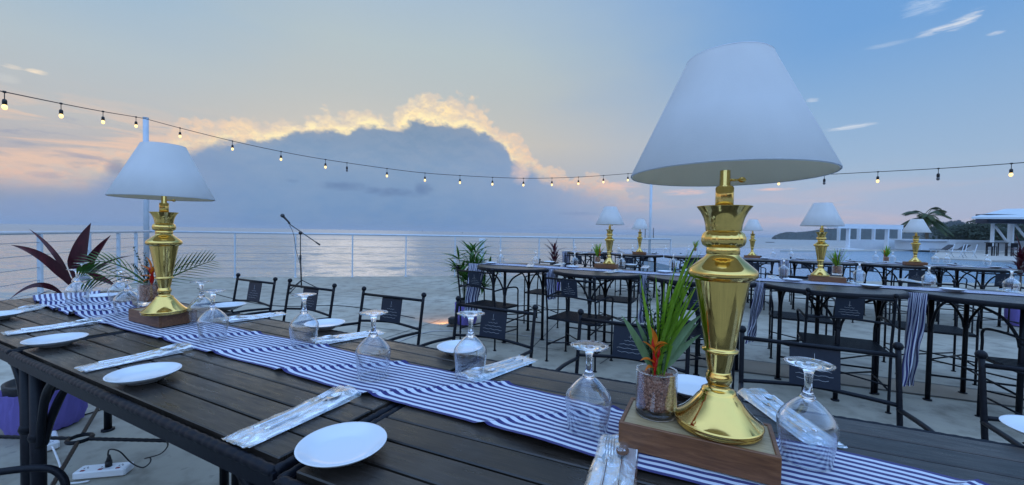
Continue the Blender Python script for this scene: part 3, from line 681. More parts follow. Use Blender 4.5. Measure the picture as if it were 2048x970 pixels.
# ------------------------------------------------------------------ long table made of three tables
def leg_mesh(h, dirs, spread=.2, knot=.24, rl=.018, rb=.0105):
    gl = MB(); gl.tube([(0, 0, 0), (0, 0, h)], rl, 10); gl.ball((0, 0, h - knot), rl * 1.25, 6); gl.tube([(0, 0, 0), (0, 0, .01)], rl * 1.7, 10)
    bs = []
    for (dx, dy) in dirs:
        g = MB(); g.tube([(dx * rl * .7, dy * rl * .7, h - knot - .03), (dx * (rl + .012), dy * (rl + .012), h - knot + .05), (dx * spread * .45, dy * spread * .45, h - .085), (dx * spread, dy * spread, h - .012)], rb, 7, smooth_pts=5); bs.append(g)
    return gl, bs
def make_long_table():
    L, Wd = 1.325, .70; t = thing('dining_table', 'long table', 'table')
    g = MB(); n = 9; m0 = .022; pw = (Wd - 2 * m0) / n; rnd = random.Random(3)
    tint = []
    for k in range(n):
        y0 = m0 + k * pw + .0028; y1 = m0 + (k + 1) * pw - .0028; nv = len(g.v)
        g.box((m0, y0, TOP - .02), (L - m0, y1, TOP + rnd.uniform(-.0006, .0006)), bev=.0022); tint += [rnd.uniform(.62, 1.38)] * (len(g.v) - nv)
    o = g.build('tabletop', M_wood, t)
    ca = o.data.color_attributes.new('tint', 'FLOAT_COLOR', 'POINT')
    for i, tv in enumerate(tint): ca.data[i].color = (tv, tv, tv, 1)
    g = MB()                                   # rim: flat bar with a hammered, scalloped edge
    z1, z0 = TOP - .004, TOP - .042; fw = .019
    g.box((0, 0, z0), (L, fw, z1 - .006)); g.box((0, Wd - fw, z0), (L, Wd, z1 - .006)); g.box((0, fw, z0), (fw, Wd - fw, z1 - .006)); g.box((L - fw, fw, z0), (L, Wd - fw, z1 - .006))
    def scal(a, b):
        a = Vector(a); b = Vector(b); Ln = (b - a).length; nn = int(Ln / .005); g.tube([a.lerp(b, i / nn) for i in range(nn + 1)], [.0092 + .0013 * abs(math.sin(i * PI / 5.2 + .6 * math.sin(i * .31))) for i in range(nn + 1)], 8)
    e = .008; scal((e, e, z1 - .008), (L - e, e, z1 - .008)); scal((e, Wd - e, z1 - .008), (L - e, Wd - e, z1 - .008)); scal((e, e, z1 - .008), (e, Wd - e, z1 - .008)); scal((L - e, e, z1 - .008), (L - e, Wd - e, z1 - .008))
    for x in (.30, .66, 1.02): g.box((x - .015, fw, z0), (x + .015, Wd - fw, TOP - .0215))
    g.build('rim', M_iron, t)
    for (x, y, dx, dy) in ((.045, .05, 1, 1), (L - .045, .05, -1, 1), (.045, Wd - .05, 1, -1), (L - .045, Wd - .05, -1, -1)):
        gl, bs = leg_mesh(TOP - .043, [(dx, 0), (0, dy), (dx * .7, dy * .7)], .17, .24, .019, .011)
        lo = gl.build('leg', M_iron, t, (x, y, 0))
        for b in bs: b.build('brace', M_iron, lo)
    g = MB(); c0 = Vector((L / 2, Wd / 2, .24))
    for (x, y) in ((.045, .05), (L - .045, .05), (.045, Wd - .05), (L - .045, Wd - .05)):
        p = Vector((x, y, .24)); q = c0 + (p - c0).normalized() * .04; nn = 40; g.tube([p.lerp(q, i / nn) for i in range(nn + 1)], [.0075 + .0015 * (i % 2) for i in range(nn + 1)], 7)
    g.tube([c0 + Vector((math.cos(a) * .042, math.sin(a) * .042, 0)) for a in np.linspace(0, 2 * PI, 20, endpoint=False)], .009, 8, closed=True)
    g.build('stretcher', M_iron, t); return t
lt = make_long_table(); gT = 'dark plank tables joined into the long table'
put(lt, P(-3.305, .415), TH, 'leftmost plank table of the long table, under the smaller brass lamp', 'table', gT)
put(lt, P(-1.968, .412), TH, 'middle plank table of the long table, with three goblets on striped cloth', 'table', gT)
put(lt, P(-.625, .40), TH + R(2.6), 'nearest plank table of the long table, under the largest brass lamp', 'table', gT)

# ------------------------------------------------------------------ striped runner
def runner_mesh(fn, na, nw):
    g = MB(); uv = []; vs = []; fs = []
    for i in range(na + 1):
        for j in range(nw + 1): vs.append(fn(i / na, j / nw))
    for i in range(na):
        for j in range(nw): a = i * (nw + 1) + j; fs.append((a, a + nw + 1, a + nw + 2, a + 1)); uv += [(i / na, j / nw), ((i + 1) / na, j / nw), ((i + 1) / na, (j + 1) / nw), (i / na, (j + 1) / nw)]
    g.add(vs, fs); return g, uv
def runner_obj(g, uv, parent=None, name='table_runner', loc=None):
    o = g.build(name, M_stripe, parent, loc); l = o.data.uv_layers.new(name='UVMap')
    for i, q in enumerate(uv): l.data[i].uv = q
    return o
from mathutils import noise as mnoise
creases = [(-1.62, .20, 1), (-1.28, .24, 1), (-.94, .25, 1), (-.60, .26, 1), (-2.62, .1, 2.2), (-2.9, .08, 1.8), (-2.42, .12, 2), (-.30, .22, .8), (.3, .2, .8), (.55, .15, 1)]
def fnA(u, v):
    a = -3.29 + u * 4.0; w0 = .698 + .012 * mnoise.noise(Vector((a * 3, 0, 0))) ; wd = .226 + .012 * mnoise.noise(Vector((a * 2.3, 5, 0)))
    if a < -2.9: w0 += (-2.9 - a) * .2; wd += (-2.9 - a) * .1
    w = w0 + v * wd
    z = .0022 + .0016 * (1 + mnoise.noise(Vector((a * 7, w * 6, 1)))) + .0015 * abs(mnoise.noise(Vector((a * 22, w * 9, 4))))
    sh = 0
    for (ac, sl_, k) in creases:
        dd = (a - (ac + (v - .5) * sl_)) ; z += .0075 * k * math.exp(-(dd / .011) ** 2); sh += .007 * k * math.exp(-(dd / .03) ** 2) * (1 if dd > 0 else -1) * .5
    if a < -1.9: z += .004 * (1 + math.sin(a * 38 + v * 5 + 2 * mnoise.noise(Vector((a * 4, v * 3, 0))))) * min(1, (-1.9 - a) * 2)
    b_ = math.exp(-((a + .26) / .12) ** 2) * math.exp(-(v / .35) ** 2); z += .012 * b_; w -= .012 * b_
    return P(a, w + sh, TOP + z)
g, uv = runner_mesh(fnA, 520, 44)
o = runner_obj(g, uv); tag(o, 'navy and white striped cloth runner along the middle of the long table', 'table runner')

# ------------------------------------------------------------------ table lamp
def make_lamp():
    t = thing('table_lamp', 'brass lamp', 'lamp')
    ZA = [0, .0165, .046, .078, .0815, .091, .105, .127, .157, .165, .302, .313, .344, .3585, .3855, .4295, .448, .468, .487]
    ZB = [0, .0130, .034, .0575, .0610, .0700, .079, .101, .1370, .1425, .266, .277, .3130, .3257, .3546, .3988, .432, .446, .464]
    class MB(globals()['MB']):
        def build(s, name, *a, **k):
            if name not in ('shade', 'lining', 'shade_trim'): s.v = [(x, y, float(np.interp(z, ZA, ZB))) for x, y, z in s.v]
            return super().build(name, *a, **k)
    # base: bell with turned-down rim   (z measured from the surface it stands on)
    g = MB(); g.lathe([(.0, .001), (.070, .001), (.0715, .003), (.0715, .008), (.0705, .012), (.0735, .014), (.0735, .0165), (.071, .019), (.066, .0235), (.058, .034), (.050, .046), (.042, .060), (.035, .073), (.0315, .078), (.030, .0815), (.0285, .083), (.0285, .087), (.024, .090), (.0205, .091), (.019, .096), (.0185, .103), (.0195, .105)], 64)
    b = g.build('base', M_brass, t)
    g = MB(); g.lathe([(.0195, .105), (.0215, .109), (.0225, .114), (.0215, .120), (.0195, .124), (.0195, .126), (.0185, .127)], 40)
    # tapering body with ring
    g.lathe([(.0185, .127), (.021, .137), (.0245, .155), (.0250, .157), (.0300, .158), (.0305, .161), (.0300, .164), (.0252, .165), (.0260, .170), (.030, .20), (.0355, .24), (.0415, .28), (.0450, .302)], 48)
    g.build('body', M_brass, t)
    g = MB(); g.lathe([(.0450, .302), (.0500, .305), (.0555, .309), (.0575, .313), (.0570, .317), (.0545, .321), (.048, .326), (.040, .332), (.033, .337), (.028, .341), (.0265, .344)], 56); g.build('shoulder', M_brass, t)
    g = MB(); g.lathe([(.0265, .344), (.0275, .345), (.0275, .357), (.0265, .358), (.0285, .3585)], 40)
    g.build('collar', M_brass, t)
    g = MB(); g.lathe([(.0285, .3585), (.033, .362), (.0355, .368), (.0355, .374), (.033, .381), (.0285, .3855)], 96, flute=lambda i, a: 1 + .035 * abs(math.sin(a * 8)) if 0 < i < 5 else 1); g.build('ribbed_ball', M_brass, t)
    g = MB(); g.lathe([(.0285, .3855), (.0295, .387), (.030, .395), (.033, .408), (.0385, .420), (.0450, .4285), (.0455, .4295), (.0435, .4290), (.037, .419), (.031, .407), (.0, .405)], 56); g.build('cup', M_brass, t)
    g = MB(); g.lathe([(.0, .404), (.0150, .405), (.0150, .448), (.0135, .452), (.009, .454), (.0085, .486), (.0, .487)], 24)
    g.tube([(0.008, -.004, .468), (.022, -.010, .468)], .003, 8); g.ball((.027, -.012, .468), .0065, 8)
    g.build('socket', M_brass, t)
    g = MB(); rb, rt, z0, z1 = .163, .070, .453, .660
    sh = MB(); sh.lathe([(rb - .0015, z0), (rb, z0 + .003), (rb - (rb - rt) * .5, (z0 + z1) / 2), (rt, z1 - .003), (rt - .0012, z1)], 96); so_ = sh.build('shade', M_shade, t)
    g = MB(); g.lathe([(rb - .0030, z0 + .001), (rb - (rb - rt) * .5 - .0035, (z0 + z1) / 2), (rt - .0035, z1 - .001)], 96); g.build('lining', M_lining, so_)
    g = MB(); g.tube([(rb * math.cos(2.2), rb * math.sin(2.2), z0 + .002), (rt * math.cos(2.2), rt * math.sin(2.2), z1 - .002)], .0012, 5)
    for r_, z in ((rb - .001, z0 + .002), (rt - .0012, z1 - .0015)): g.tube([(math.cos(a) * r_, math.sin(a) * r_, z) for a in np.linspace(0, 2 * PI, 72, endpoint=False)], .0012, 6, closed=True)
    for a in (0, 2 * PI / 3, 4 * PI / 3): g.tube([(0, 0, .585), (math.cos(a) * rt, math.sin(a) * rt, z1 - .02)], .0012, 5)
    g.tube([(0, 0, .486), (0, 0, .585)], .002, 6)
    g.build('shade_trim', M_shade, so_)
    return t
lamp = make_lamp()
def make_box():
    t = thing('wooden_box', 'box', 'box'); L, D_, h = .252, .128, .048
    g = MB(); w = .007
    g.box((-L / 2, -D_ / 2, 0), (L / 2, -D_ / 2 + w, h), bev=.001); g.box((-L / 2, D_ / 2 - w, 0), (L / 2, D_ / 2, h), bev=.001)
    g.box((-L / 2, -D_ / 2 + w, 0), (-L / 2 + w, D_ / 2 - w, h), bev=.001); g.box((L / 2 - w, -D_ / 2 + w, 0), (L / 2, D_ / 2 - w, h), bev=.001)
    g.build('frame', M_box, t)
    MB().box((-L / 2 + w, -D_ / 2 + w, .01), (L / 2 - w, D_ / 2 - w, h - .003)).build('top_board', M_boxtop, t); return t
box = make_box()

# ------------------------------------------------------------------ glass planter with plant
def vase(t, h=.088, r=.0385):
    g = MB(); g.lathe([(r - .0005, .013), (r, h - .002)], 44); g.lathe([(r - .0025, h - .002), (r - .0025, .013)], 44); gl = g.build('glass_vase', M_thin, t); g = MB(); g.lathe([(.0, .0), (r - .004, .0), (r - .001, .003), (r - .0005, .0125), (.0, .0125)], 44); g.build('glass_base', M_glass, gl); g = MB(); g.tube([(math.cos(a) * (r - .0012), math.sin(a) * (r - .0012), h - .001) for a in np.linspace(0, 2 * PI, 44, endpoint=False)], .0015, 6, closed=True); g.build('glass_lip', M_glass, gl)
    g = MB(); r2 = r - .0032; g.lathe([(.0, .0165), (r2 - .003, .0168), (r2, .024), (r2, h - .016), (r2 - .003, h - .012), (.0, h - .010)], 36)
    rnd = random.Random(2)
    for i in range(len(g.v)): x, y, z = g.v[i]; g.v[i] = (x, y, z + (rnd.uniform(-.003, .003) if z > h - .02 and x * x + y * y < (r2 * .98) ** 2 else 0))
    for _ in range(60):
        a = rnd.uniform(0, 2 * PI); q = rnd.uniform(0, r2 * .85); p = Vector((q * math.cos(a), q * math.sin(a), h - .010)); d_ = Vector((rnd.uniform(-1, 1), rnd.uniform(-1, 1), rnd.uniform(-.1, .3))) * .007; g.tube([p - d_, p + d_], .0011, 4)
    g.build('bark_filling', M_bark, t)
def fern(g, p0, p1, bend, n=14, ln=.014, w=.0045, seed=0):
    rnd = random.Random(seed); p0 = Vector(p0); p1 = Vector(p1); mid_ = (p0 + p1) / 2 + Vector(bend); pts = []
    for i in range(n + 1):
        t = i / n; pts.append(p0 * (1 - t) ** 2 + mid_ * 2 * t * (1 - t) + p1 * t * t)
    g.tube(pts, [.0012, .0005], 4)
    for i in range(2, n + 1):
        tg = (pts[i] - pts[i - 1]).normalized()
        for s in range(3):
            o_ = tg.orthogonal().normalized(); o_ = Matrix.Rotation(rnd.uniform(0, 2 * PI), 3, tg) @ o_; l = ln * rnd.uniform(.6, 1.1) * (1.1 - .5 * i / n)
            g.blade(pts[i], pts[i] + (o_ + tg * .9) * l, (0, 0, 0), w, 2, .1)
def pinnate(g, p0, p1, bend, n=12, ln=.09, w=.006, droop=.2, both=True, ang=.7, plane=None):
    p0 = Vector(p0); p1 = Vector(p1); mid_ = (p0 + p1) / 2 + Vector(bend); pts = [p0 * (1 - t) ** 2 + mid_ * 2 * t * (1 - t) + p1 * t * t for t in np.linspace(0, 1, n + 1)]
    g.tube(pts, [w * .25, w * .08], 5)
    for i in range(1, n + 1):
        tg = (pts[i] - pts[i - 1]).normalized(); sd_ = tg.cross(plane or Vector((0, 0, 1))); sd_ = sd_.normalized() if sd_.length > .1 else Vector((1, 0, 0))
        for s in ((-1, 1) if both else (1,)):
            t = i / n; l = ln * (math.sin(PI * min(.96, .2 + .75 * t)) ** .6)
            q = pts[i] + (sd_ * s * ang + tg * 1.0).normalized() * l + Vector((0, 0, -droop * l)); g.blade(pts[i], q, (0, 0, droop * l * .35), w, 4, .2)
def flower(t, x, y, z0, h, seed=0, sc=1.):
    g = MB(); rnd = random.Random(seed); g.tube([(x * .4, y * .4, z0), (x, y, z0 + h * .45)], .0018 * sc, 6, cap=True)
    g.blade((x, y, z0 + h * .2), (x - .004, y, z0 + h), (-.004, -.004, 0), .013 * sc, 7, .7); g.blade((x, y, z0 + h * .1), (x + .006, y - .003, z0 + h * .85), (.006, -.005, 0), .012 * sc, 7, .7)
    st = g.build('flower_bract', M_flower_r, t)
    g = MB()
    for (dx, dz, zz) in ((-.030, .006, .42), (-.027, .026, .62), (-.012, .040, .8), (.020, .022, .6), (.026, .006, .78), (-.020, -.004, .30)):
        g.blade((x, y - .002, z0 + h * zz), (x + dx * sc, y - .006, z0 + h * zz + dz * sc), (0, -.002, .010 * sc), .015 * sc, 6, .5)
    g.build('flower_petals', M_flower, t)
def make_planter_big(loc):
    t = thing('glass_planter', 'planter', 'planter', loc); vase(t)
    L0 = Vector(loc); def_ = lambda px, py, Y: atY(px, py, Y) - L0; Y0 = L0.y
    g = MB(); z = .075
    for (px, py, dy, w, b) in [(1279, 543, -.01, .0085, (-.004, 0, 0)), (1311, 546, .0, .008, (.004, 0, 0)), (1342, 548, -.02, .009, (0, 0, .01)), (1370, 552, .01, .009, (.004, 0, .01)), (1355, 520, .02, .0075, (-.004, 0, .02)),
                               (1378, 500, .03, .008, (-.01, 0, .03)), (1392, 487, .0, .008, (-.012, 0, .03)), (1399, 478, -.02, .008, (-.014, 0, .025)), (1404, 500, .01, .007, (-.01, 0, .02)), (1403, 530, -.015, .008, (-.012, 0, .02)),
                               (1400, 560, .02, .0085, (-.012, 0, .018)), (1404, 590, .0, .008, (-.012, 0, .016)), (1388, 575, -.03, .008, (-.01, 0, .016)), (1385, 520, -.03, .008, (-.01, 0, .03)), (1395, 508, .03, .008, (-.012, 0, .03)), (1380, 540, .02, .008, (-.008, 0, .03)), (1366, 530, -.03, .007, (-.004, 0, .02)), (1402, 610, -.02, .009, (-.01, 0, .02)), (1328, 560, .03, .007, (0, 0, .01)), (1330, 600, -.02, .008, (0, 0, .006)), (1296, 590, .03, .007, (-.003, 0, 0))]:
        q = def_(px, py, Y0 + dy); x0 = random.uniform(-.012, .014)
        g.blade((x0, random.uniform(-.012, .008), z), q, b, w * 1.12, 10, .35, up=Vector((.3, -1, .1)))
    g.build('long_leaves', M_leaf_bright, t)
    g = MB()
    for (px, py, dy, w, b) in [(1243, 631, -.01, .017, (-.012, 0, .03)), (1268, 632, .03, .013, (-.01, 0, .022)), (1405, 628, -.01, .019, (.0, 0, .025)), (1402, 668, .0, .016, (.0, 0, .012)), (1398, 645, .03, .014, (0, 0, .02))]:
        g.blade((random.uniform(-.008, .01), 0, z), def_(px, py, Y0 + dy), b, w, 10, .3, up=Vector((.1, -.9, .5)))
    g.build('broad_leaves', M_leaf_pale, t)
    g = MB()
    for i, (px, py, dy) in enumerate([(1292, 560, .02), (1300, 585, 0), (1318, 575, .03), (1335, 590, -.01), (1345, 610, .02), (1322, 615, -.02), (1308, 625, .01), (1360, 600, .0), (1284, 590, .02)]):
        fern(g, (random.uniform(-.01, .01), random.uniform(-.01, .01), z), def_(px, py, Y0 + dy), (0, 0, .01), 16, .012, .0042, i)
    g.build('fern_sprigs', M_leaf_dark, t)
    q = def_(1298, 700, Y0 - .02); flower(t, -.014, -.024, .072, .085, 1, .95)
    return t
def make_planter(kind, seed):
    rnd = random.Random(seed); t = thing('glass_planter', 'planter', 'planter'); vase(t); z = .07
    g = MB()
    if kind == 'frond':                        # wide feather fronds left and right, dark sprigs in the middle
        pl_ = Vector((.25, 1, .25))
        pinnate(g, (0, 0, z), (-.25, .02, .150), (-.01, 0, .10), 13, .095, .015, .25, plane=pl_); pinnate(g, (0, 0, z), (-.20, -.03, .09), (-.02, 0, .07), 9, .08, .014, .2, plane=pl_)
        pinnate(g, (0, 0, z), (.20, .03, .17), (.02, 0, .02), 12, .105, .015, .05, plane=pl_); pinnate(g, (0, 0, z), (.13, .05, .17), (0, 0, .02), 9, .09, .014, .1, plane=pl_)
    else:
        n = 22
        for i in range(n):
            a = rnd.uniform(0, 2 * PI); l = rnd.uniform(.10, .20); s = rnd.uniform(.25, 1.0) * .11
            g.blade((math.cos(a) * .01, math.sin(a) * .01, z), (math.cos(a) * s * 1.3 + .01, math.sin(a) * s, z + l), (math.cos(a) * -.01, 0, .03), rnd.uniform(.010, .017), 6, .3)
    g.build('long_leaves', M_leaf_mid if kind == 'frond' else M_leaf_bright, t)
    g = MB()
    for i in range(8):
        a = rnd.uniform(0, 2 * PI); s = rnd.uniform(.01, .06); fern(g, (0, 0, z), (math.cos(a) * s, math.sin(a) * s, z + rnd.uniform(.08, .17)), (0, 0, .01), 12, .015, .0055, i + seed)
    g.build('fern_sprigs', M_leaf_dark, t)
    flower(t, .018, -.02, .07, .085, seed, 1.3)
    return t

# big lamp group
put(box, P(-.149 + .131, .743 + .064, TOP + .0065), TH, 'brown wooden box under the largest brass lamp and glass planter', 'box', 'wooden boxes under the lamps')
# ^ box rests on the runner
BZ = TOP + .0065 + .048
put(lamp, (.381, .722, BZ), R(20), 'largest brass table lamp with white shade, in the right foreground', 'lamp', 'brass table lamps')
pz = at(1311, 828, BZ - .003)
make_planter_big((pz.x, pz.y, BZ - .003)); tag(bpy.data.objects['glass_planter'], 'glass of bark with tall green leaves and orange flower beside the largest lamp', 'planter', 'glass planters with plants')
# small lamp group
b2 = P(-2.02, .83, TOP + .008); put(box, b2, TH, 'brown wooden box under the second brass lamp on the left', 'box', 'wooden boxes under the lamps')
BZ2 = TOP + .008 + .048; q = at(329, 626, BZ2); put(lamp, (q.x, q.y, BZ2), R(70), 'brass table lamp with white shade at the left, before the corner pole', 'lamp', 'brass table lamps')
fr = make_planter('frond', 5); q = at(301, 609, BZ2 - .003); put(fr, (q.x, q.y + .0, BZ2 - .003), R(10), 'glass of bark with spreading palm fronds behind the left brass lamp', 'planter', 'glass planters with plants', 1.12)
gp = make_planter('grass', 11)

# ------------------------------------------------------------------ goblets, plates, cutlery
def make_goblet():                            # standing upside down on its rim
    t = thing('wine_goblet', 'goblet', 'glass')
    g = MB(); pr = [(.0385, .0), (.0388, .004), (.0408, .022), (.0438, .045), (.0455, .060), (.0456, .067), (.0440, .074), (.0395, .082), (.0320, .0915), (.0235, .1005), (.0165, .1065), (.0115, .1095)]
    g.lathe(pr, 48); g.lathe([(r_ - .0011, z) for r_, z in pr][::-1], 48); g.build('bowl', M_thin, t)
    g = MB(); g.tube([(math.cos(a) * .0380, math.sin(a) * .0380, .0006) for a in np.linspace(0, 2 * PI, 48, endpoint=False)], .0007, 6, closed=True); g.build('rim', M_glass, t)
    g = MB(); g.lathe([(.0, .1045), (.006, .1045), (.0118, .1092), (.0132, .1112), (.0105, .1150), (.0078, .1200), (.0062, .1280), (.0058, .1400), (.0068, .1540), (.0098, .1625), (.016, .1665), (.030, .1695), (.0375, .1708), (.0381, .1718), (.0375, .1727), (.022, .1731), (.0, .1733)], 44); g.build('stem_and_foot', M_glass, t)
    return t
gob = make_goblet()
def make_plate():
    g = MB(); g.lathe([(.0, .0035), (.030, .0035), (.034, .0), (.037, .0), (.039, .0035), (.055, .0085), (.068, .0165), (.0745, .0215), (.0755, .0228), (.0748, .0236), (.071, .0222), (.060, .0155), (.048, .0105), (.038, .0092), (.0, .0088)], 72); return g.build('side_plate', M_china)
plate = make_plate()
def make_cutlery(seed):
    rnd = random.Random(seed); t = thing('cutlery_packet', 'packet', 'cutlery'); L, w = .25, .072
    g = MB(); vs = []; fs = []; n, mm = 24, 8
    for lay, zz in ((0, .0006), (1, .0042)):
        for i in range(n + 1):
            for j in range(mm + 1):
                x = -L / 2 + L * .97 * i / n; y = (j / mm - .5) * w * (1.0 - .08 * lay + .16 * max(0, i / n - .4)) + .003 * lay; vs.append((y, x, zz + .003 * (i / n) ** 2 * 3 * lay + .0012 * mnoise.noise(Vector((x * 30, y * 40, seed + lay)))))
        o_ = lay * (n + 1) * (mm + 1)
        for i in range(n):
            for j in range(mm): a = o_ + i * (mm + 1) + j; fs.append((a, a + mm + 1, a + mm + 2, a + 1))
    g.add(vs, fs); g.build('napkin', M_paper, t)
    def zc(y): return .0105 + .010 * max(0, y / (L / 2))
    g = MB()                                   # fork: handle, neck, tines
    x0 = -.010
    g.tube([(x0 - .004, y, zc(y)) for y in np.linspace(-.085, .055, 12)], [.0032, .0022], 8)
    g.blade((x0 - .004, .04, zc(.04)), (x0 - .004, .1, zc(.1)), (0, 0, -.003), .02, 6, .15, taper=.3)
    for k in range(4): g.tube([(x0 - .004 + (k - 1.5) * .0052, .072, zc(.07)), (x0 - .004 + (k - 1.5) * .0056, .100, zc(.1) + .001), (x0 - .004 + (k - 1.5) * .0054, .122, zc(.12) + .003)], [.0015, .0009], 6)
    g.build('fork', M_steel, t)
    g = MB(); x1 = .012
    g.tube([(x1, y, zc(y)) for y in np.linspace(-.08, .07, 12)], [.0034, .0022], 8)
    vs = []; fs = []; nn = 16
    for i in range(7):
        for k in range(nn):
            a = 2 * PI * k / nn; r_ = i / 6; vs.append((x1 + .0125 * r_ * math.cos(a), .092 + .021 * r_ * math.sin(a), zc(.09) + .0012 - .004 * (1 - r_ ** 2)))
    for i in range(6):
        for k in range(nn): fs.append((i * nn + k, i * nn + (k + 1) % nn, (i + 1) * nn + (k + 1) % nn, (i + 1) * nn + k))
    g.add(vs, fs); g.build('spoon', M_steel, t)
    g = MB(); vs = []; fs = []; n, mm = 70, 22; Lf = L + .035; wf = w + .014
    for i in range(n + 1):
        for j in range(mm + 1):
            u = i / n; v_ = j / mm; y = -Lf / 2 + Lf * u + .008; x = (v_ - .5) * wf * (1 - .12 * max(0, .12 - u) / .12)
            prof = (1 - (2 * v_ - 1) ** 2) ** .5; h_ = .0016 + prof * (.006 + .0115 * max(0, u - .35) / .65) * min(1, u * 9) * min(1, (1 - u) * 30 + .6)
            h_ += prof * .0042 * mnoise.noise(Vector((y * 38, x * 70, seed * 3.3))) + prof * .0018 * mnoise.noise(Vector((y * 120 + x * 90, x * 120, seed)))
            if u < .1: h_ += .004 * mnoise.noise(Vector((y * 150, x * 220, seed + 7))) * (1 - u / .1)
            vs.append((x, y, max(.0012, h_) + .0025))
    for i in range(n):
        for j in range(mm): a = i * (mm + 1) + j; fs.append((a, a + mm + 1, a + mm + 2, a + 1))
    g.add(vs, fs); g.build('plastic_sleeve', M_film, t)
    return t
cut = [make_cutlery(1), make_cutlery(2)]
gG = 'upturned goblets on the long table'; RZ = TOP + .006
def atA(px, py, z=TOP): return at(px, py, z)
for (px, py, lab) in [(1175, 862, 'upturned goblet on striped cloth, just left of the largest lamp and its box'), (1611, 918, 'upturned goblet on striped cloth, just right of the largest lamp'),
                      (746, 752, 'upturned goblet at the near edge of the cloth, fourth place from the right'), (940, 752, 'upturned goblet at the far edge of the cloth, beside the plastic-wrapped cutlery'),
                      (426, 680, 'upturned goblet standing just right of the smaller lamp box, nearer of two'), (608, 690, 'upturned goblet in front of the second iron chair from the left'),
                      (403, 647, 'upturned goblet right of the smaller lamp box, farther of two'), (254, 630, 'upturned goblet against the left side of the smaller lamp box'), (240, 606, 'upturned goblet behind another, left of the smaller lamp'),
                      (155, 607, 'upturned goblet at the left end of the cloth, the nearer of two'), (166, 584, 'upturned goblet at the left end of the cloth, the farther of two')]:
    q = at(px, py, RZ); put(gob, (q.x, q.y, RZ), random.random(), lab, 'glass', gG)
gP = 'white side plates on the long table'
for (px, py, lab) in [(685, 906, 'large white side plate nearest the camera on the dark planks'), (289, 758, 'white side plate near the table edge, second from the nearest'), (112, 688, 'white side plate at the table joint, third from the nearest'),
                      (-8, 637, 'white side plate cut by the left edge of the photo'), (456, 617, 'white side plate on the far side, before the leftmost iron chair'), (650, 655, 'white side plate on the far side, behind a goblet, second iron chair'),
                      (920, 704, 'white side plate on the far side, by the goblet of the fourth chair'), (1385, 785, 'white side plate behind the largest lamp and glass planter'), (2116, 884, 'white side plate cut by the right edge of the photo'),
                      (205, 597, 'white side plate at the far left end of the striped cloth')]:
    q = at(px, py, TOP + .004); put(plate, (q.x, q.y, TOP + .0008), random.random(), lab, 'plate', gP)
gC = 'plastic wrapped cutlery packets on the long table'
def cutl(p0, p1, lab, k, sc=1.0):
    a = at(*p0, TOP); b = at(*p1, TOP); m_ = (a + b) / 2; ang = math.atan2(b.y - a.y, b.x - a.x) - PI / 2
    L = (b - a).length; s = min(1.12, max(.9, L / .27)) * sc
    put(cut[k], (m_.x, m_.y, TOP + .001), ang, lab, 'cutlery', gC, s)
cutl((465, 893), (690, 792), 'fork and spoon in plastic on a napkin, beside the nearest plate', 0)
cutl((160, 742), (365, 700), 'wrapped cutlery beside the second nearest plate', 1)
cutl((20, 668), (182, 647), 'wrapped cutlery beside the plate at the table joint', 0)
cutl((-40, 640), (72, 617), 'wrapped cutlery at the left edge behind the cut-off plate', 1)
cutl((560, 629), (460, 643), 'wrapped cutlery on the far side before the leftmost iron chairs', 0)
cutl((757, 666), (642, 686), 'wrapped cutlery on the far side between the goblets and third chair', 1)
cutl((1058, 718), (935, 762), 'wrapped cutlery on the far side, beside the fourth chair goblet', 0)
cutl((1628, 878), (1530, 808), 'wrapped cutlery behind the goblet right of the largest lamp', 1, 1.0)
cutl((1215, 1010), (1228, 940), 'wrapped cutlery at the bottom edge, before the largest lamp box', 0)
cutl((215, 594), (262, 585), 'wrapped cutlery at the far left end beyond the cloth', 1)

# ------------------------------------------------------------------ round tables
def make_round():
    t = thing('round_table', 'round', 'table'); r = .487
    g = MB(); n = 56; ny = 12
    # slatted planks cut to a circle
    for k in range(ny):
        y0 = -r + .02 + k * (2 * r - .04) / ny + .0025; y1 = -r + .02 + (k + 1) * (2 * r - .04) / ny - .0025; rr = r - .018; ys = np.linspace(y0, y1, 5); L_ = [math.sqrt(max(0, rr * rr - y * y)) for y in ys]
        vs = [(-l, y, TOP) for l, y in zip(L_, ys)] + [(l, y, TOP) for l, y in zip(L_, ys)] + [(-l, y, TOP - .018) for l, y in zip(L_, ys)] + [(l, y, TOP - .018) for l, y in zip(L_, ys)]
        fs = []
        for i in range(4): fs += [(i, i + 5, i + 6, i + 1), (i + 10, i + 11, i + 16, i + 15), (i, i + 1, i + 11, i + 10), (i + 5, i + 15, i + 16, i + 6)]
        fs += [(0, 10, 15, 5), (4, 9, 19, 14)]
        g.add(vs, fs, False)
    o = g.build('tabletop', M_wood, t); ca = o.data.color_attributes.new('tint', 'FLOAT_COLOR', 'POINT')
    for i in range(len(g.v)): ca.data[i].color = (1, 1, 1, 1)
    g = MB(); g.lathe([(r - .018, TOP - .004), (r - .014, TOP - .001), (r - .004, TOP - .001), (r, TOP - .005), (r, TOP - .034), (r - .004, TOP - .038), (r - .018, TOP - .038), (r - .018, TOP - .004)], 72); g.build('rim', M_iron, t)
    for i in range(4):
        a = i * PI / 2; dx, dy = math.cos(a), math.sin(a)
        gl, bs = leg_mesh(TOP - .03, [(-dy, dx), (dy, -dx)], .22, .25, .016, .0095); lo = gl.build('leg', M_iron, t, (dx * .33, dy * .33, 0))
        for b in bs: b.build('brace', M_iron, lo)
    g = MB(); g.tube([(-.33, 0, .2), (.33, 0, .2)], .008, 7); g.tube([(0, -.33, .215), (0, .33, .215)], .008, 7)
    for i in range(4):
        a = i * PI / 2; g.tube([(math.cos(a) * .33, math.sin(a) * .33, .32), (math.cos(a + PI / 2) * .33, math.sin(a + PI / 2) * .33, .32)], .006, 6)
    g.build('stretcher', M_iron, t); return t
rtab = make_round()
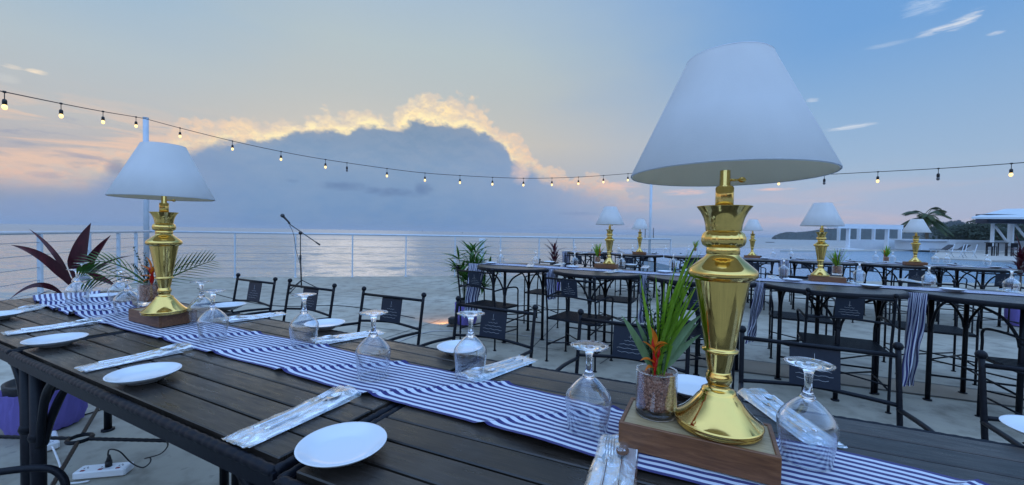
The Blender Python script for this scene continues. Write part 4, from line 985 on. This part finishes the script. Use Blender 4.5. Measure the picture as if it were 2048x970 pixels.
ORD = ['first', 'second', 'third', 'fourth', 'fifth', 'sixth', 'seventh', 'eighth', 'ninth', 'tenth', 'eleventh', 'twelfth', 'thirteenth', 'fourteenth', 'fifteenth', 'sixteenth', 'seventeenth', 'eighteenth', 'nineteenth', 'twentieth']
rowB = [(-2.07, 4.32), (-1.08, 4.27), (-.09, 4.25), (.885, 4.18), (1.87, 4.22), (2.86, 4.25)]
rowC = [(-2.32, 8.40), (-1.33, 8.40), (-.34, 8.40), (.645, 8.42), (1.63, 8.38), (2.58, 8.38), (3.45, 8.36)]
def drape(a, w, z1, wid, seed, lab, group, lean=0.0):
    def fn(u, v):
        # u 0..0.35 on the table, then over the edge and down
        s = u; rnd = mnoise.noise(Vector((v * 6, s * 4, seed)))
        z = TOP + .004 - s * (TOP - z1) - .02 * (1 - v) * s; x = (v - .5) * wid * (1 - .35 * s) + lean * s + .03 * rnd * s
        y = -.012 + .028 * math.sin(v * 19 + seed) * min(1, s * 3 + .2) - .015 * s
        return (x, y, z)
    g, uv = runner_mesh(fn, 26, 44); o = runner_obj(g, uv, None, 'hanging_cloth', P(a, w)); o.rotation_euler = (0, 0, TH); tag(o, lab, 'cloth', group); return o
def table_runner(a0, a1, w, wd, seed, lab, group):
    def fn(u, v):
        a = a0 + (a1 - a0) * u; ww = w + (v - .5) * wd + .02 * mnoise.noise(Vector((a * 3, 0, seed)))
        return P(a, ww, TOP + .002 + .003 * (1 + mnoise.noise(Vector((a * 9, v * 4, seed)))))
    g, uv = runner_mesh(fn, int((a1 - a0) * 26), 14); o = runner_obj(g, uv); tag(o, lab, 'table runner', group)
for i, (a, w) in enumerate(rowB):
    put(rtab, P(a, w), TH, ['round table at the left end of the middle row, by the potted palm', 'round table of the middle row holding the lamp on the left', 'round table of the middle row behind the glass planter leaves',
        'round table of the middle row holding the lamp right of the big one', 'round table of the middle row near the right edge, left of the last', 'round table of the middle row at the right edge of the photo'][i], 'table', 'round tables of the middle row')
for i, (a, w) in enumerate(rowC):
    put(rtab, P(a, w), TH, '%s from the left of the round tables in the back row' % ORD[i], 'table', 'round tables of the back row')
table_runner(-2.54, 3.3, 4.34, .24, 1, 'striped cloth laid along the middle row of round tables', 'striped cloths on the round tables')
table_runner(-2.79, 3.92, 8.45, .24, 2, 'striped cloth laid along the back row of round tables', 'striped cloths on the round tables')
gD = 'striped cloth ends hanging between the round tables'
drape(-2.60, 4.25, .18, .24, 1, 'striped cloth end hanging at the left end of the middle row', gD, -.10)
drape(-1.575, 4.17, .52, .15, 2, 'striped cloth end hanging between the two leftmost tables of the middle row', gD)
drape(-.585, 4.15, .38, .10, 3, 'narrow striped cloth end hanging beside the orange-flowered planter leaves', gD)
drape(.396, 4.08, .33, .09, 4, 'narrow blue cloth end hanging just right of the largest lamp', gD, -.08)
drape(1.385, 4.02, .16, .11, 5, 'wide striped cloth end hanging to knee height right of the large lamp', gD, -.05)
drape(1.11, 8.18, .45, .16, 6, 'striped cloth end hanging in the middle of the back row', gD)
drape(-2.83, 8.35, .35, .2, 7, 'striped cloth end hanging at the left end of the back row', gD)
# chairs round them
gM = 'iron chairs of the middle row of round tables'
place_chair(-2.22, 3.92, 1, 'iron chair at the left end of the middle row, before the potted palm', gM, -10)
place_chair(-1.13, 3.80, 1, 'iron chair before the middle row table with the left lamp', gM, -8)
place_chair(-.08, 3.82, 1, 'iron chair of the middle row hidden behind the glass planter leaves', gM, 4)
place_chair(.93, 3.98, 1, 'iron chair before the middle row table with the right lamp', gM, -3)
place_chair(2.0, 3.84, 1, 'iron chair of the middle row at the right edge of the photo', gM, 6)
for i, (a, w) in enumerate(rowB[:5]):
    place_chair(a + random.uniform(-.06, .06), w + .86, -1, 'iron chair behind the %s from the left of the middle row tables' % ORD[i], gM, random.uniform(-6, 6))
gK = 'iron chairs of the back row of round tables'
for i, (a, w) in enumerate(rowC):
    place_chair(a + random.uniform(-.05, .05), w - .62, 1, 'iron chair before the %s from the left of the back row tables' % ORD[i], gK, random.uniform(-6, 6))
    place_chair(a + random.uniform(-.05, .05), w + .74, -1, 'iron chair behind the %s from the left of the back row tables' % ORD[i], gK, random.uniform(-6, 6))
# lamps, boxes, planters, at the places seen
gl_ = 'brass table lamps'
def group(px, py_box, rowc, lab, sc=1., yaw=0, planter=None, boxdx=0):
    q = at(px, py_box, TOP + .053); put(box, (q.x + boxdx * CT, q.y + boxdx * ST, TOP + .006), TH, 'wooden box under the brass lamp ' + lab, 'box', 'wooden boxes under the lamps')
    put(lamp, (q.x, q.y, TOP + .054), R(yaw), 'brass table lamp ' + lab, 'lamp', gl_, sc); return q
group(1218, 528, 'B', 'on the middle row, in front of the sea', yaw=30, boxdx=-.03)
group(1640, 552, 'B', 'on the middle row, right of the largest lamp', yaw=60, boxdx=.05)
group(1279, 504, 'C', 'on the back row, left of the tall thin pole', yaw=90)
group(1504, 511, 'C', 'on the back row, just right of the largest lamp', yaw=140)
group(1830, 524, 'C', 'on the back row, in front of the palm tree', yaw=200)
def pl(px, py, z, lab, yaw=0, sc=1.): q = at(px, py, z); put(gp, (q.x, q.y, z), yaw, lab, 'planter', 'glass planters with plants', sc)
pl(1195, 526, TOP + .051, 'glass planter with green leaves left of the middle row lamp', 1, .95); pl(1674, 550, TOP + .051, 'glass planter with green leaves and orange flower right of the middle row lamp', 2.5, 1.05)
pl(1772, 524, TOP + .006, 'glass planter with orange flower on the back row, before the pergola', 4, 1.1); pl(1390, 503, TOP + .006, 'glass planter with feathery leaves on the back row, behind the tallest leaves', 5, 1.1)
# goblets, plates and cutlery on the round tables
def place_many(row, cols, goblets, name):
    items = []
    for (a, w) in goblets: items.append((project(P(a, w, TOP))[0], a, w))
    items.sort()
    for i, (_, a, w) in enumerate(items):
        q = P(a, w, TOP + .006); put(gob, q, random.random(), '%s from the left of the upturned goblets on the %s row' % (ORD[i], name), 'glass', 'goblets on the %s row of round tables' % name)
def uniq(px, py): q = at(px, py, TOP + .006); return inv(q)
place_many('B', None, [uniq(1001, 525), uniq(1071, 530), uniq(1149, 532), uniq(1243, 535), uniq(1346, 536), uniq(1567, 552), uniq(1718, 562), uniq(1857, 572), uniq(2022, 584)], 'middle')
place_many('C', None, [uniq(1150, 502), uniq(1185, 503), uniq(1237, 504), uniq(1265, 504), uniq(1331, 505), uniq(1377, 506), uniq(1546, 514), uniq(1582, 514), uniq(1751, 521), uniq(1785, 522), uniq(1871, 525), uniq(1893, 526), uniq(1974, 530)], 'back')
for i, (px, py) in enumerate([(982, 528), (1098, 526), (1145, 536), (1262, 532), (1330, 546), (1585, 563), (1742, 575), (1905, 583)]):
    q = at(px, py, TOP + .004); put(plate, (q.x, q.y, TOP + .0035), 0, '%s from the left of the white plates on the middle row' % ORD[i], 'plate', 'plates on the middle row of round tables')
for i, (px, py) in enumerate([(1135, 504), (1210, 506), (1310, 508), (1402, 512), (1530, 518), (1600, 519), (1700, 523), (1800, 527), (1905, 531), (1990, 536)]):
    q = at(px, py, TOP + .004); put(plate, (q.x, q.y, TOP + .0035), 0, '%s from the left of the white plates on the back row' % ORD[i], 'plate', 'plates on the back row of round tables')
for i, (px, py) in enumerate([(1060, 533), (1118, 530), (1225, 545), (1290, 536), (1375, 541), (1550, 558), (1725, 572), (1830, 565), (2040, 588)]):
    q = at(px, py, TOP); put(cut[i % 2], (q.x, q.y, TOP + .004), TH + random.uniform(-.4, .4), '%s from the left of the wrapped cutlery packets on the middle row' % ORD[i], 'cutlery', 'cutlery packets on the middle row of round tables')
for i, (px, py) in enumerate([(1165, 507), (1285, 509), (1360, 511), (1575, 520), (1740, 526), (1850, 530), (1940, 534)]):
    q = at(px, py, TOP); put(cut[i % 2], (q.x, q.y, TOP + .004), TH + random.uniform(-.4, .4), '%s from the left of the wrapped cutlery packets on the back row' % ORD[i], 'cutlery', 'cutlery packets on the back row of round tables')

# ------------------------------------------------------------------ potted plants
def pot(t, r, h, seed=0, bow=True):
    g = MB(); g.lathe([(0, 0), (r * .82, 0), (r * .85, .01), (r, h * .96), (r, h), (r * .93, h), (r * .9, h * .9), (0, h * .88)], 28); g.build('pot', M_rubber, t)
    rnd = random.Random(seed); g = MB(); nn = 96
    prof = [(r * .88 + .006, .012), (r * .93 + .014, h * .2), (r * .99 + .010, h * .38), (r * .98 + .018, h * .55), (r + .012, h * .72), (r + .014, h * .86)]
    g.lathe(prof, nn, flute=lambda i, a: 1 + .03 * math.sin(a * 17 + i * 2.1 + seed) + .02 * math.sin(a * 31 + i * 5))
    if bow:
        for k in range(7):
            a0 = R(200) + k * .12; p0 = Vector((math.cos(a0) * (r + .012), math.sin(a0) * (r + .012), h * .6)); g.blade(p0, p0 + Vector((math.cos(a0) * .1 - .02 * k * .3, math.sin(a0) * .05, -h * rnd.uniform(.3, .6))), (-.03, 0, .06), .07, 8, .4)
    g.build('tulle_wrap', M_tulle, t)
def cordyline(t, leaves, z0, wid, mt=M_red_leaf):
    g = MB()
    for (p1, b, w) in leaves: g.blade((0, 0, z0) if not isinstance(p1, tuple) else p1, b[0], b[1], w, 12, .3, taper=.25)
    return g.build('leaves', mt, t)
bx = at(92, 852)
t = thing('potted_cordyline', 'large dark red cordyline in a purple tulle-wrapped bucket, left of the table', 'potted plant', (bx.x, bx.y, 0)); pot(t, .17, .30, 3)
L0 = Vector((bx.x, bx.y, 0)); AP = lambda px, py, Y: atY(px, py, Y) - L0
stem = AP(150, 565, 2.55); stem2 = AP(150, 620, 2.55)
g = MB(); g.tube([(0, 0, .26), (.03, .02, .5), stem2 + Vector((0, 0, -.1)), stem], [.014, .008], 8, smooth_pts=4); g.build('stem', M_trunk, t)
g = MB()
def lf(px, py, Y, bend, w, base=None, tw=0, up=Vector((0, 0, 1))): g.blade(base or stem, AP(px, py, Y), bend, w, 14, .22, taper=.3, twist=tw, up=up)
upf = Vector((.1, -1, .2))
lf(182, 446, 2.55, (-.03, 0, .02), .115, AP(153, 560, 2.55), 0, upf); lf(222, 470, 2.6, (-.02, 0, .03), .07, AP(156, 570, 2.6), 0, upf)
lf(58, 458, 2.5, (.03, 0, .05), .03, AP(142, 560, 2.5), .3, upf); lf(22, 490, 2.35, (.05, 0, .09), .06, AP(146, 575, 2.5), .2, upf); lf(238, 578, 2.6, (-.02, 0, .10), .05, AP(160, 562, 2.6), 0, upf)
lf(18, 600, 2.35, (.02, 0, .16), .035, AP(128, 592, 2.55), 0, upf); lf(44, 618, 2.35, (.03, 0, .13), .03, AP(126, 596, 2.5), 0); lf(60, 622, 2.3, (.02, 0, .09), .03, AP(118, 600, 2.5)); lf(240, 566, 2.7, (0, 0, .07), .03, AP(170, 590, 2.6)); lf(262, 512, 2.75, (-.03, 0, .05), .02, AP(170, 555, 2.6), 0, upf)
lf(210, 540, 2.9, (0, 0, .05), .05, AP(155, 570, 2.7)); lf(100, 540, 2.8, (0, 0, .05), .04, AP(150, 575, 2.7))
g.build('leaves', M_red_leaf, t)
# lady palm in purple pot
pp_ = at(932, 648); t = thing('potted_palm', 'bushy green lady palm in a purple-wrapped pot at the left end of the middle row', 'potted plant', (pp_.x, pp_.y, 0)); pot(t, .135, .34, 5, False)
rnd = random.Random(21)
for s in range(24):
    a = rnd.uniform(0, 2 * PI); h = rnd.uniform(.45, .98); q = rnd.uniform(.03, .24); top = Vector((math.cos(a) * q + .08, math.sin(a) * q, h)); 
    if s == 0: G = MB(); G2 = MB()
    G2.tube([(math.cos(a) * .03, math.sin(a) * .03, .28), top * .55 + Vector((0, 0, .18)), top], .004, 5, smooth_pts=3)
    for k in range(9):
        b = a + (k - 4) * .5 + rnd.uniform(-.1, .1); el_ = rnd.uniform(-.35, .9); l = rnd.uniform(.20, .33)
        G.blade(top, top + Vector((math.cos(b) * math.cos(el_), math.sin(b) * math.cos(el_), math.sin(el_))) * l, (0, 0, .035), rnd.uniform(.03, .05), 6, .3)
G2.build('stems', M_leaf_dark, t); G.build('leaves', leafmat('lady_palm_leaf', (.045, .13, .02), (.13, .27, .05)), t)
def small_cordy(px, py, h, lab, seed, r=.13, n=34, zlo=.45):
    q = at(px, py); t = thing('potted_cordyline', lab, 'potted plant', (q.x, q.y, 0)); pot(t, r, .3, seed, False); rnd = random.Random(seed)
    MB().tube([(0, 0, .25), (.01, 0, h * .75)], .012, 7).build('stem', M_trunk, t); g = MB()
    for k in range(n):
        a = rnd.uniform(0, 2 * PI); z = rnd.uniform(zlo, h * .82); el_ = rnd.uniform(.1, 1.3); l = rnd.uniform(.2, .34)
        g.blade((0, 0, z), Vector((0, 0, z)) + Vector((math.cos(a) * math.cos(el_), math.sin(a) * math.cos(el_), math.sin(el_))) * l, (0, 0, .05), rnd.uniform(.03, .05), 7, .3)
    g.build('leaves', M_red_leaf, t)
small_cordy(1107, 588, 1.12, 'small dark red cordyline in a pot, between middle and back rows', 31, .12, 30, .6)
small_cordy(2036, 652, 1.34, 'dark red cordyline in a purple pot at the right edge', 37, .12, 34, .7)

# ------------------------------------------------------------------ microphone stand
q = at(603, 582); t = thing('microphone_stand', 'black boom microphone stand by the back railing', 'microphone stand', (q.x, q.y, 0)); Yq = q.y
A = lambda px, py, dy=0: atY(px, py, Yq + dy) - Vector((q.x, q.y, 0))
jn = A(601, 466)
MB().tube([(0, 0, .06), (jn.x, 0, jn.z * .6)], .014, 8).build('lower_tube', M_rubber, t); g = MB(); g.tube([(jn.x, 0, jn.z * .55), (jn.x, 0, jn.z)], .009, 8); g.tube([(jn.x, 0, jn.z * .62), (jn.x, 0, jn.z * .54)], .02, 8); g.build('upper_tube', M_rubber, t)
MB().ball(jn, .036, 6).build('clutch', M_rubber, t)
MB().tube([A(576, 446), A(640, 490)], .009, 8).build('boom', M_rubber, t); MB().tube([A(632, 484.5), A(640, 490)], .016, 8).build('counterweight', M_rubber, t)
for a in (R(20), R(150), R(265)):
    g = MB(); e = (math.cos(a) * .36, math.sin(a) * .36, .012); g.tube([(0, 0, .22), e], .009, 6); g.tube([(e[0] * .93, e[1] * .93, .03), (e[0] * 1.04, e[1] * 1.04, .012)], .016, 6); g.build('leg', M_rubber, t)
MB().tube([A(579, 450), A(587, 468), A(592, 500), A(600, 528), A(603, 560)], .005, 5, smooth_pts=5).build('cable', M_rubber, t)
m1, m0_ = A(563, 429), A(580, 447); mt_ = thing('microphone', 'dark handheld microphone clipped to the boom stand', 'microphone', Vector((q.x, q.y, 0)) + m0_)
dm = m1 - m0_; MB().tube([(0, 0, 0), dm * .75], [.014, .022], 10).build('body', M_rubber, mt_); g = MB(); g.ball(dm * .88, .04, 8); g.build('grille', mat('mic_grille', (.05, .06, .07), .35, .6), mt_)

# ------------------------------------------------------------------ power strips, cables, floor lamp
def strip(px, py, rz, lab, n, L=.2):
    q = at(px, py); t = thing('power_strip', lab, 'power strip', (q.x, q.y, 0), rz); g = MB(); g.box((-L / 2, -.035, .004), (L / 2, .035, .042), bev=.006); b = g.build('housing', M_plastic_w, t)
    g = MB()
    for k in range(n):
        x = -L / 2 + (k + .5) * L / n
        for dx, dy in ((-.008, 0), (.008, 0), (0, .009)): g.box((x + dx - .002, dy - .004, .0415), (x + dx + .002, dy + .004, .0426))
    g.build('sockets', M_rubber, b)
    g = MB()
    for k in range(n): x = -L / 2 + (k + .5) * L / n; g.box((x - .008, -.028, .0415), (x + .008, -.018, .0445))
    g.build('switches', M_slot, b); return t
strip(98, 890, R(-38), 'white power strip with red switches on the floor by the purple bucket', 4, .21)
s2 = strip(208, 950, R(12), 'white power strip with a black plug, below the table stretcher', 3, .22)
q = s2.location
g = MB(); g.tube([(.02, 0, .043), (.02, 0, .07)], .014, 10); g.tube([(.02, 0, .07), (.022, 0, .10)], [.012, .005], 8); pg = g.build('plug', M_rubber, s2)
def cable(pts, r, m_, lab, z=None): 
    o = MB().tube(pts, r, 6, smooth_pts=8).build('power_cable', m_); tag(o, lab, 'cable', None); return o
cq = Vector((q.x + .02, q.y, .10))
cable([cq, cq + Vector((.01, 0, .03)), cq + Vector((.06, 0, .02)), at(262, 925, .05), at(285, 935, .02), at(300, 925, .03), at(300, 915, .05), at(290, 917, .04), at(320, 908, .1), at(335, 893, .2), at(333, 880, .3)], .0032, M_rubber, 'thin black cable curling up from the plug to the table')
cable([at(104, 893, .046), at(110, 905, .03), at(118, 925, .006), at(130, 962, .006), at(150, 966, .006), at(178, 962, .006)], .0045, M_plastic_w, 'white cable joining the two power strips on the floor')
cable([at(-40, 870, .006), at(20, 845, .006), at(60, 838, .006), at(150, 833, .006), at(215, 815, .006), at(290, 790, .006), at(420, 720, .006)], .0045, M_rubber, 'dark cable lying across the deck behind the purple bucket')
cable([at(780, 690, .006), at(850, 665, .006), at(900, 662, .006), at(1000, 665, .006), at(1100, 680, .006), at(1200, 700, .006)], .005, mat('grey_cable', (.4, .4, .4), .5), 'pale cable lying across the deck in front of the middle row')
cable([at(395, 577, .006), at(470, 598, .006), at(560, 612, .006), at(690, 612, .006), at(830, 636, .006)], .006, M_rubber, 'black microphone cable lying on the deck towards the purple pot')
q = at(903, 652); t = thing('floor_spotlight', 'small black floor spotlight glowing orange beside the purple pot', 'spotlight', (q.x, q.y, 0), R(-8))
g = MB(); g.box((-.03, -.05, .03), (.06, .05, .12), bev=.012); g.build('housing', M_rubber, t); g = MB(); g.box((-.05, -.055, 0), (.05, .055, .012)); g.build('stand', M_rubber, t)
g = MB(); g.box((-.034, -.04, .04), (-.0305, .04, .11)); lens = g.build('lens', M_bulb_off, t)
ll = bpy.data.lights.new('spotlight_lamp', 'SPOT'); ll.energy = 14; ll.color = (1, .45, .12); ll.spot_size = R(70); ll.spot_blend = .6; ll.shadow_soft_size = .02
lo = bpy.data.objects.new('spotlight_lamp', ll); COL.objects.link(lo); lo.location = (q.x - .06, q.y - .0, .16)
tgt = at(878, 641); lo.rotation_euler = (Vector((tgt.x, tgt.y, 0)) - lo.location).to_track_quat('-Z', 'Y').to_euler()

# ------------------------------------------------------------------ far things
def bx_(g, px0, px1, y_top, y_bot, Y, dep):    # box of real depth whose front face is at distance Y
    a = atY(px0, y_bot, Y); b = atY(px1, y_top, Y); g.box((a.x, Y, min(a.z, b.z)), (b.x, Y + dep, max(a.z, b.z)))
YP = 44
t = thing('pergola', 'white beach pergola of square columns and flat beams beyond the pool', 'pergola', (atY(1740, 498, YP).x, YP, 0)); O = Vector(t.location)
def fp(name, boxes, m_, par, O_=None):
    g = MB()
    for b in boxes: bx_(g, *b)
    o_ = O_ or O; g.v = [(x - o_.x, y - o_.y, z - o_.z) for x, y, z in g.v]; return g.build(name, m_, par)
for (x, w, yb) in ((1680, 2.2, 482), (1699, 4, 499), (1720.5, 3.2, 482), (1750, 2.4, 482), (1777, 4, 499), (1803, 3, 482)): fp('column', [(x - w / 2 - .3, x + w / 2 + .3, 455, yb + 1.5, YP if yb > 490 else YP + 3.2, .4)], M_wall_white, t)
fp('beam', [(1676, 1807, 450, 456.5, YP - .05, .45)], M_wall_white, t); fp('beam', [(1676, 1807, 451.5, 456, YP + 3.6, .3)], M_wall_white, t)
fp('beam', [(1697, 1701, 450.3, 455, YP + .42, 3.1)], M_wall_white, t); fp('beam', [(1775, 1780, 450.3, 455, YP + .42, 3.1)], M_wall_white, t)
fp('plinth', [(1694, 1728, 498, 502, YP - .6, 1.6)], M_wall_white, t)
def wallobj(name, lab, cat, boxes, m_=M_wall_white):
    b0 = boxes[0]; p = atY((b0[0] + b0[1]) / 2, b0[3], b0[4]); o = fp(name, boxes, m_, None, Vector((p.x, b0[4], 0))); o.location = (p.x, b0[4], 0); return tag(o, lab, cat)
wallobj('low_wall', 'low white wall behind the pergola at the edge of the far terrace', 'wall', [(1700, 1846, 481, 500, 47, .3)])
wallobj('pool_building', 'low white flat-roofed block behind the back row lamp, right of the pergola', 'building', [(1842, 1912, 481.5, 500, 43, 3.0), (1838, 1898, 479.2, 481.6, 42.8, 3.4)])
wallobj('low_wall', 'long white wall behind the two dark loungers', 'wall', [(1904, 2100, 484.5, 500, 46, .3), (1900, 2100, 482.8, 484.6, 45.9, .5)])
g = MB()
def lounger(px, lab):
    p = at(px, 504, .05); t = thing('sun_lounger', lab, 'sun lounger', (p.x, p.y, .02), 0, 'dark loungers by the pool'); MB().box((-.9, -.3, .28), (.25, .3, .33)).build('seat', M_lounger, t)
    g = MB(); g.add([(.25, -.3, .3), (.25, .3, .3), (.95, -.3, .78), (.95, .3, .78), (.27, -.3, .25), (.27, .3, .25), (.98, -.3, .73), (.98, .3, .73)], [(0, 2, 3, 1), (4, 5, 7, 6), (0, 4, 6, 2), (1, 3, 7, 5), (2, 6, 7, 3), (0, 1, 5, 4)], False); g.build('backrest', M_lounger, t)
    for x in (-.8, .7):
        for y in (-.25, .25): MB().box((x - .02, y - .02, 0), (x + .02, y + .02, .28)).build('leg', M_white_steel, t)
lounger(1883, 'dark sun lounger beyond the pool, the left one of two'); lounger(1916, 'dark sun lounger beyond the pool, the right one of two')
def ladder(px, lab):
    p = at(px, 516, 0); t = thing('pool_chair', lab, 'chair', (p.x, p.y, .02), R(20), 'slender white chairs by the pool')
    for s in (-.25, .25):
        g = MB(); g.tube([(-.3, s, 0), (.1, s, .45), (.35, s, .95)], .02, 6); g.tube([(.35, s, 0), (-.25, s, .5)], .02, 6); g.build('side_frame', M_white_steel, t)
    MB().box((-.2, -.25, .42), (.15, .25, .45)).build('seat', M_wall_white, t)
ladder(1912, 'slender white folding chair on the pool terrace, left one'); ladder(1938, 'slender white folding chair on the pool terrace, right one')
p = at(1992, 512); t = thing('bar_table', 'tall dark bar table on the far terrace under the pavilion', 'table', (p.x, p.y, .02))
MB().box((-.6, -.35, 1.05), (.6, .35, 1.1)).build('tabletop', M_iron, t)
for x in (-.5, .5):
    for y in (-.28, .28): MB().box((x - .025, y - .025, 0), (x + .025, y + .025, 1.05)).build('leg', M_iron, t)
for i, (dx, dy, lab) in enumerate([(-.95, -.5, 'dark bar stool left of the tall bar table'), (.1, -.8, 'dark bar stool in front of the tall bar table'), (1.05, -.4, 'dark bar stool right of the tall bar table')]):
    t = thing('bar_stool', lab, 'stool', (p.x + dx, p.y + dy, .02), i, 'bar stools on the terrace'); MB().box((-.19, -.19, .74), (.19, .19, .78)).build('seat', M_iron, t); MB().box((-.19, .16, .78), (.19, .19, 1.08)).build('backrest', M_iron, t)
    for x in (-.17, .17):
        for y in (-.17, .17): MB().box((x - .018, y - .018, 0), (x + .018, y + .018, .74)).build('leg', M_iron, t)
# pavilion
YV = 36
c0 = atY(1943, 434, YV); t = thing('pavilion', 'open white pavilion with pale sloping roof and dark fascia at the right edge', 'pavilion', (c0.x, YV, 0)); O = Vector(t.location)
g = MB(); a = atY(1943, 434, YV) - O; b = atY(2048, 430, YV) - O; b2_ = atY(2048, 415.5, YV + 6) - O
xr = b.x + 18; g.add([(a.x, 0, a.z), (xr, 0, a.z + .35), (xr + 14, 9, a.z + 2.4), (a.x + 14, 9, a.z + 1.5), (a.x, 0, a.z - .16), (xr, 0, a.z + .1), (xr + 14, 9, a.z + 2.2), (a.x + 14, 9, a.z + 1.3)], [(0, 1, 2, 3), (7, 6, 5, 4), (0, 4, 5, 1), (1, 5, 6, 2), (2, 6, 7, 3), (3, 7, 4, 0)], False); g.build('roof', M_metal_roof, t)
fp('fascia', [(1975, 2300, 433.5, 446, YV + 1.6, 1.0)], M_roof_under, t); 
for px in (1987.5, 2021, 2027, 2075, 2140): fp('column', [(px - 2.6, px + 2.6, 446, 492, YV + 2.2 + (2.5 if px in (2021,) else 0), .22)], M_wall_white, t)
g = MB()
for (x0, y0, x1, y1) in ((1990, 452, 2018, 489), (2030, 448, 2056, 482)):
    g.tube([atY(x0, y0, YV + 2.4) - O, atY(x1, y1, YV + 2.4) - O], .10, 6)
g.build('diagonal_brace', M_wall_white, t)
# palm tree
YT = 50; q = atY(1852, 437, YT); t = thing('palm_tree', 'coconut palm with drooping fronds behind the back row lamp', 'palm tree', (q.x + .3, YT, 0)); rnd = random.Random(5)
MB().tube([(0, 0, -.5), (-.1, 0, q.z * .5), (-.3, 0, q.z)], [.2, .13], 10, smooth_pts=5).build('trunk', M_trunk, t); g = MB(); cz = Vector((-.3, 0, q.z))
for k in range(24):
    a = 2 * PI * k / 24 + rnd.uniform(-.15, .15); l = rnd.uniform(2.0, 2.8); up_ = rnd.uniform(-.3, 1.7)
    tip = cz + Vector((math.cos(a) * l, math.sin(a) * l * .8, l * (up_ * .7 - .55))); pinnate(g, cz, tip, (0, 0, .8 + up_ * .3), 34, .75, .075, .6, ang=1.0)
g.build('crown', leafmat('palm_frond', (.03, .06, .015), (.10, .12, .03), .5, .3, .5), t)
# trees before the hill
def far_tree(px, py, Y, r, lab, seed):
    rnd = random.Random(seed); c_ = atY(px, py, Y); t = thing('leafy_tree', lab, 'tree', (c_.x, Y, 0), 0, 'trees before the hills'); MB().tube([(0, 0, -1), (.1, 0, c_.z * .6), (0, 0, c_.z)], [.28, .1], 8).build('trunk', M_trunk, t); g = MB()
    cl = [(Vector((rnd.gauss(0, r * .55), rnd.gauss(0, r * .5), c_.z + rnd.gauss(0, r * .28))), rnd.uniform(.3, .6) * r) for _ in range(16)]
    for _ in range(2600):
        cc, rr = rnd.choice(cl); d_ = Vector((rnd.gauss(0, 1), rnd.gauss(0, 1), rnd.gauss(0, 1))).normalized() * rr * rnd.uniform(.75, 1.05); p = cc + Vector((d_.x, d_.y, d_.z * .6)); e = Vector((rnd.gauss(0, 1), rnd.gauss(0, 1), rnd.gauss(0, .6))).normalized(); f_ = e.orthogonal().normalized(); s = rnd.uniform(.12, .24)
        g.add([p - e * s, p - f_ * s * .6, p + e * s, p + f_ * s * .6], [(0, 1, 2, 3)], False)
    g.build('crown', M_far_green, t)
far_tree(1938, 463, 62, 2.6, 'dark leafy tree just right of the palm, before the hill', 1); far_tree(1958, 458, 70, 3.4, 'wide dark tree left of the pavilion column', 2); far_tree(1978, 466, 60, 2.6, 'dark tree partly hidden by the pavilion roof edge', 3); far_tree(2010, 466, 66, 3.2, 'dark tree seen through the pavilion columns', 4); far_tree(2050, 464, 66, 3.4, 'dark tree behind the pavilion at the right edge', 5); far_tree(1904, 468, 75, 2.8, 'small dark tree left of the tallest hill tree', 6)
# boats and markers on the sea
def onsea(px, py): return at(px, py, -2.6)
q = onsea(1540, 485); t = thing('small_boat', 'tiny dark boat on the calm water left of the headland', 'boat', q); g = MB(); g.lathe([(0, -.1), (.7, 0), (.8, .35), (.72, .36), (0, .2)], 12); g.v = [(x * 4.2, y, z) for x, y, z in g.v]; g.build('hull', M_lounger, t)
for (px, py, h, lab) in ((845, 462.8, 5.5, 'small dark channel marker on the horizon above the railing'), (1290, 480, 2.6, 'thin dark marker post in the sea left of the tall pole'), (1306.5, 479, 2.4, 'thin dark marker post in the sea right of the tall pole'), (906+19, 463.6, 2, 'tiny pale buoy far out near the horizon')):
    q = onsea(px, max(py, 469 if px > 1200 else py)); 
    q = q if q.length < 3000 else q * (900 / q.length); q.z = -2.6
    sc_ = q.y / 800
    g = MB(); g.tube([(0, 0, 0), (0, 0, 5 * sc_ + h * 0)], max(.05, .6 * sc_), 6)
    if px == 845: g = MB(); g.tube([(0, 0, 0), (0, 0, 10.5)], .5, 6); g.lathe([(0, 0), (2.4, 0), (2.2, 1.6), (.5, 2.2)], 8)
    elif px > 1200: g = MB(); g.tube([(0, 0, 0), (0, 0, 2.6 + 17 * sc_)], .7 * sc_, 6)
    else: g = MB(); g.lathe([(0, 0), (1, 0), (1, 1.2), (0, 1.6)], 8)
    o = g.build('channel_marker', M_lounger); o.location = q; tag(o, lab, 'marker')

# ------------------------------------------------------------------ air
g = MB(); g.box((-45000, -3000, -3.7), (45000, 52000, 48)); M_air = bpy.data.materials.new('sea_air'); M_air.use_nodes = True; t_ = M_air.node_tree; t_.nodes.clear()
o_ = t_.nodes.new('ShaderNodeOutputMaterial'); v_ = t_.nodes.new('ShaderNodeVolumePrincipled'); v_.inputs['Color'].default_value = (.80, .86, .95, 1); v_.inputs['Density'].default_value = .00015; v_.inputs['Anisotropy'].default_value = .2
t_.links.new(v_.outputs[0], o_.inputs['Volume']); tag(g.build('haze', M_air), kind='stuff')
S.cycles.volume_bounces = 0
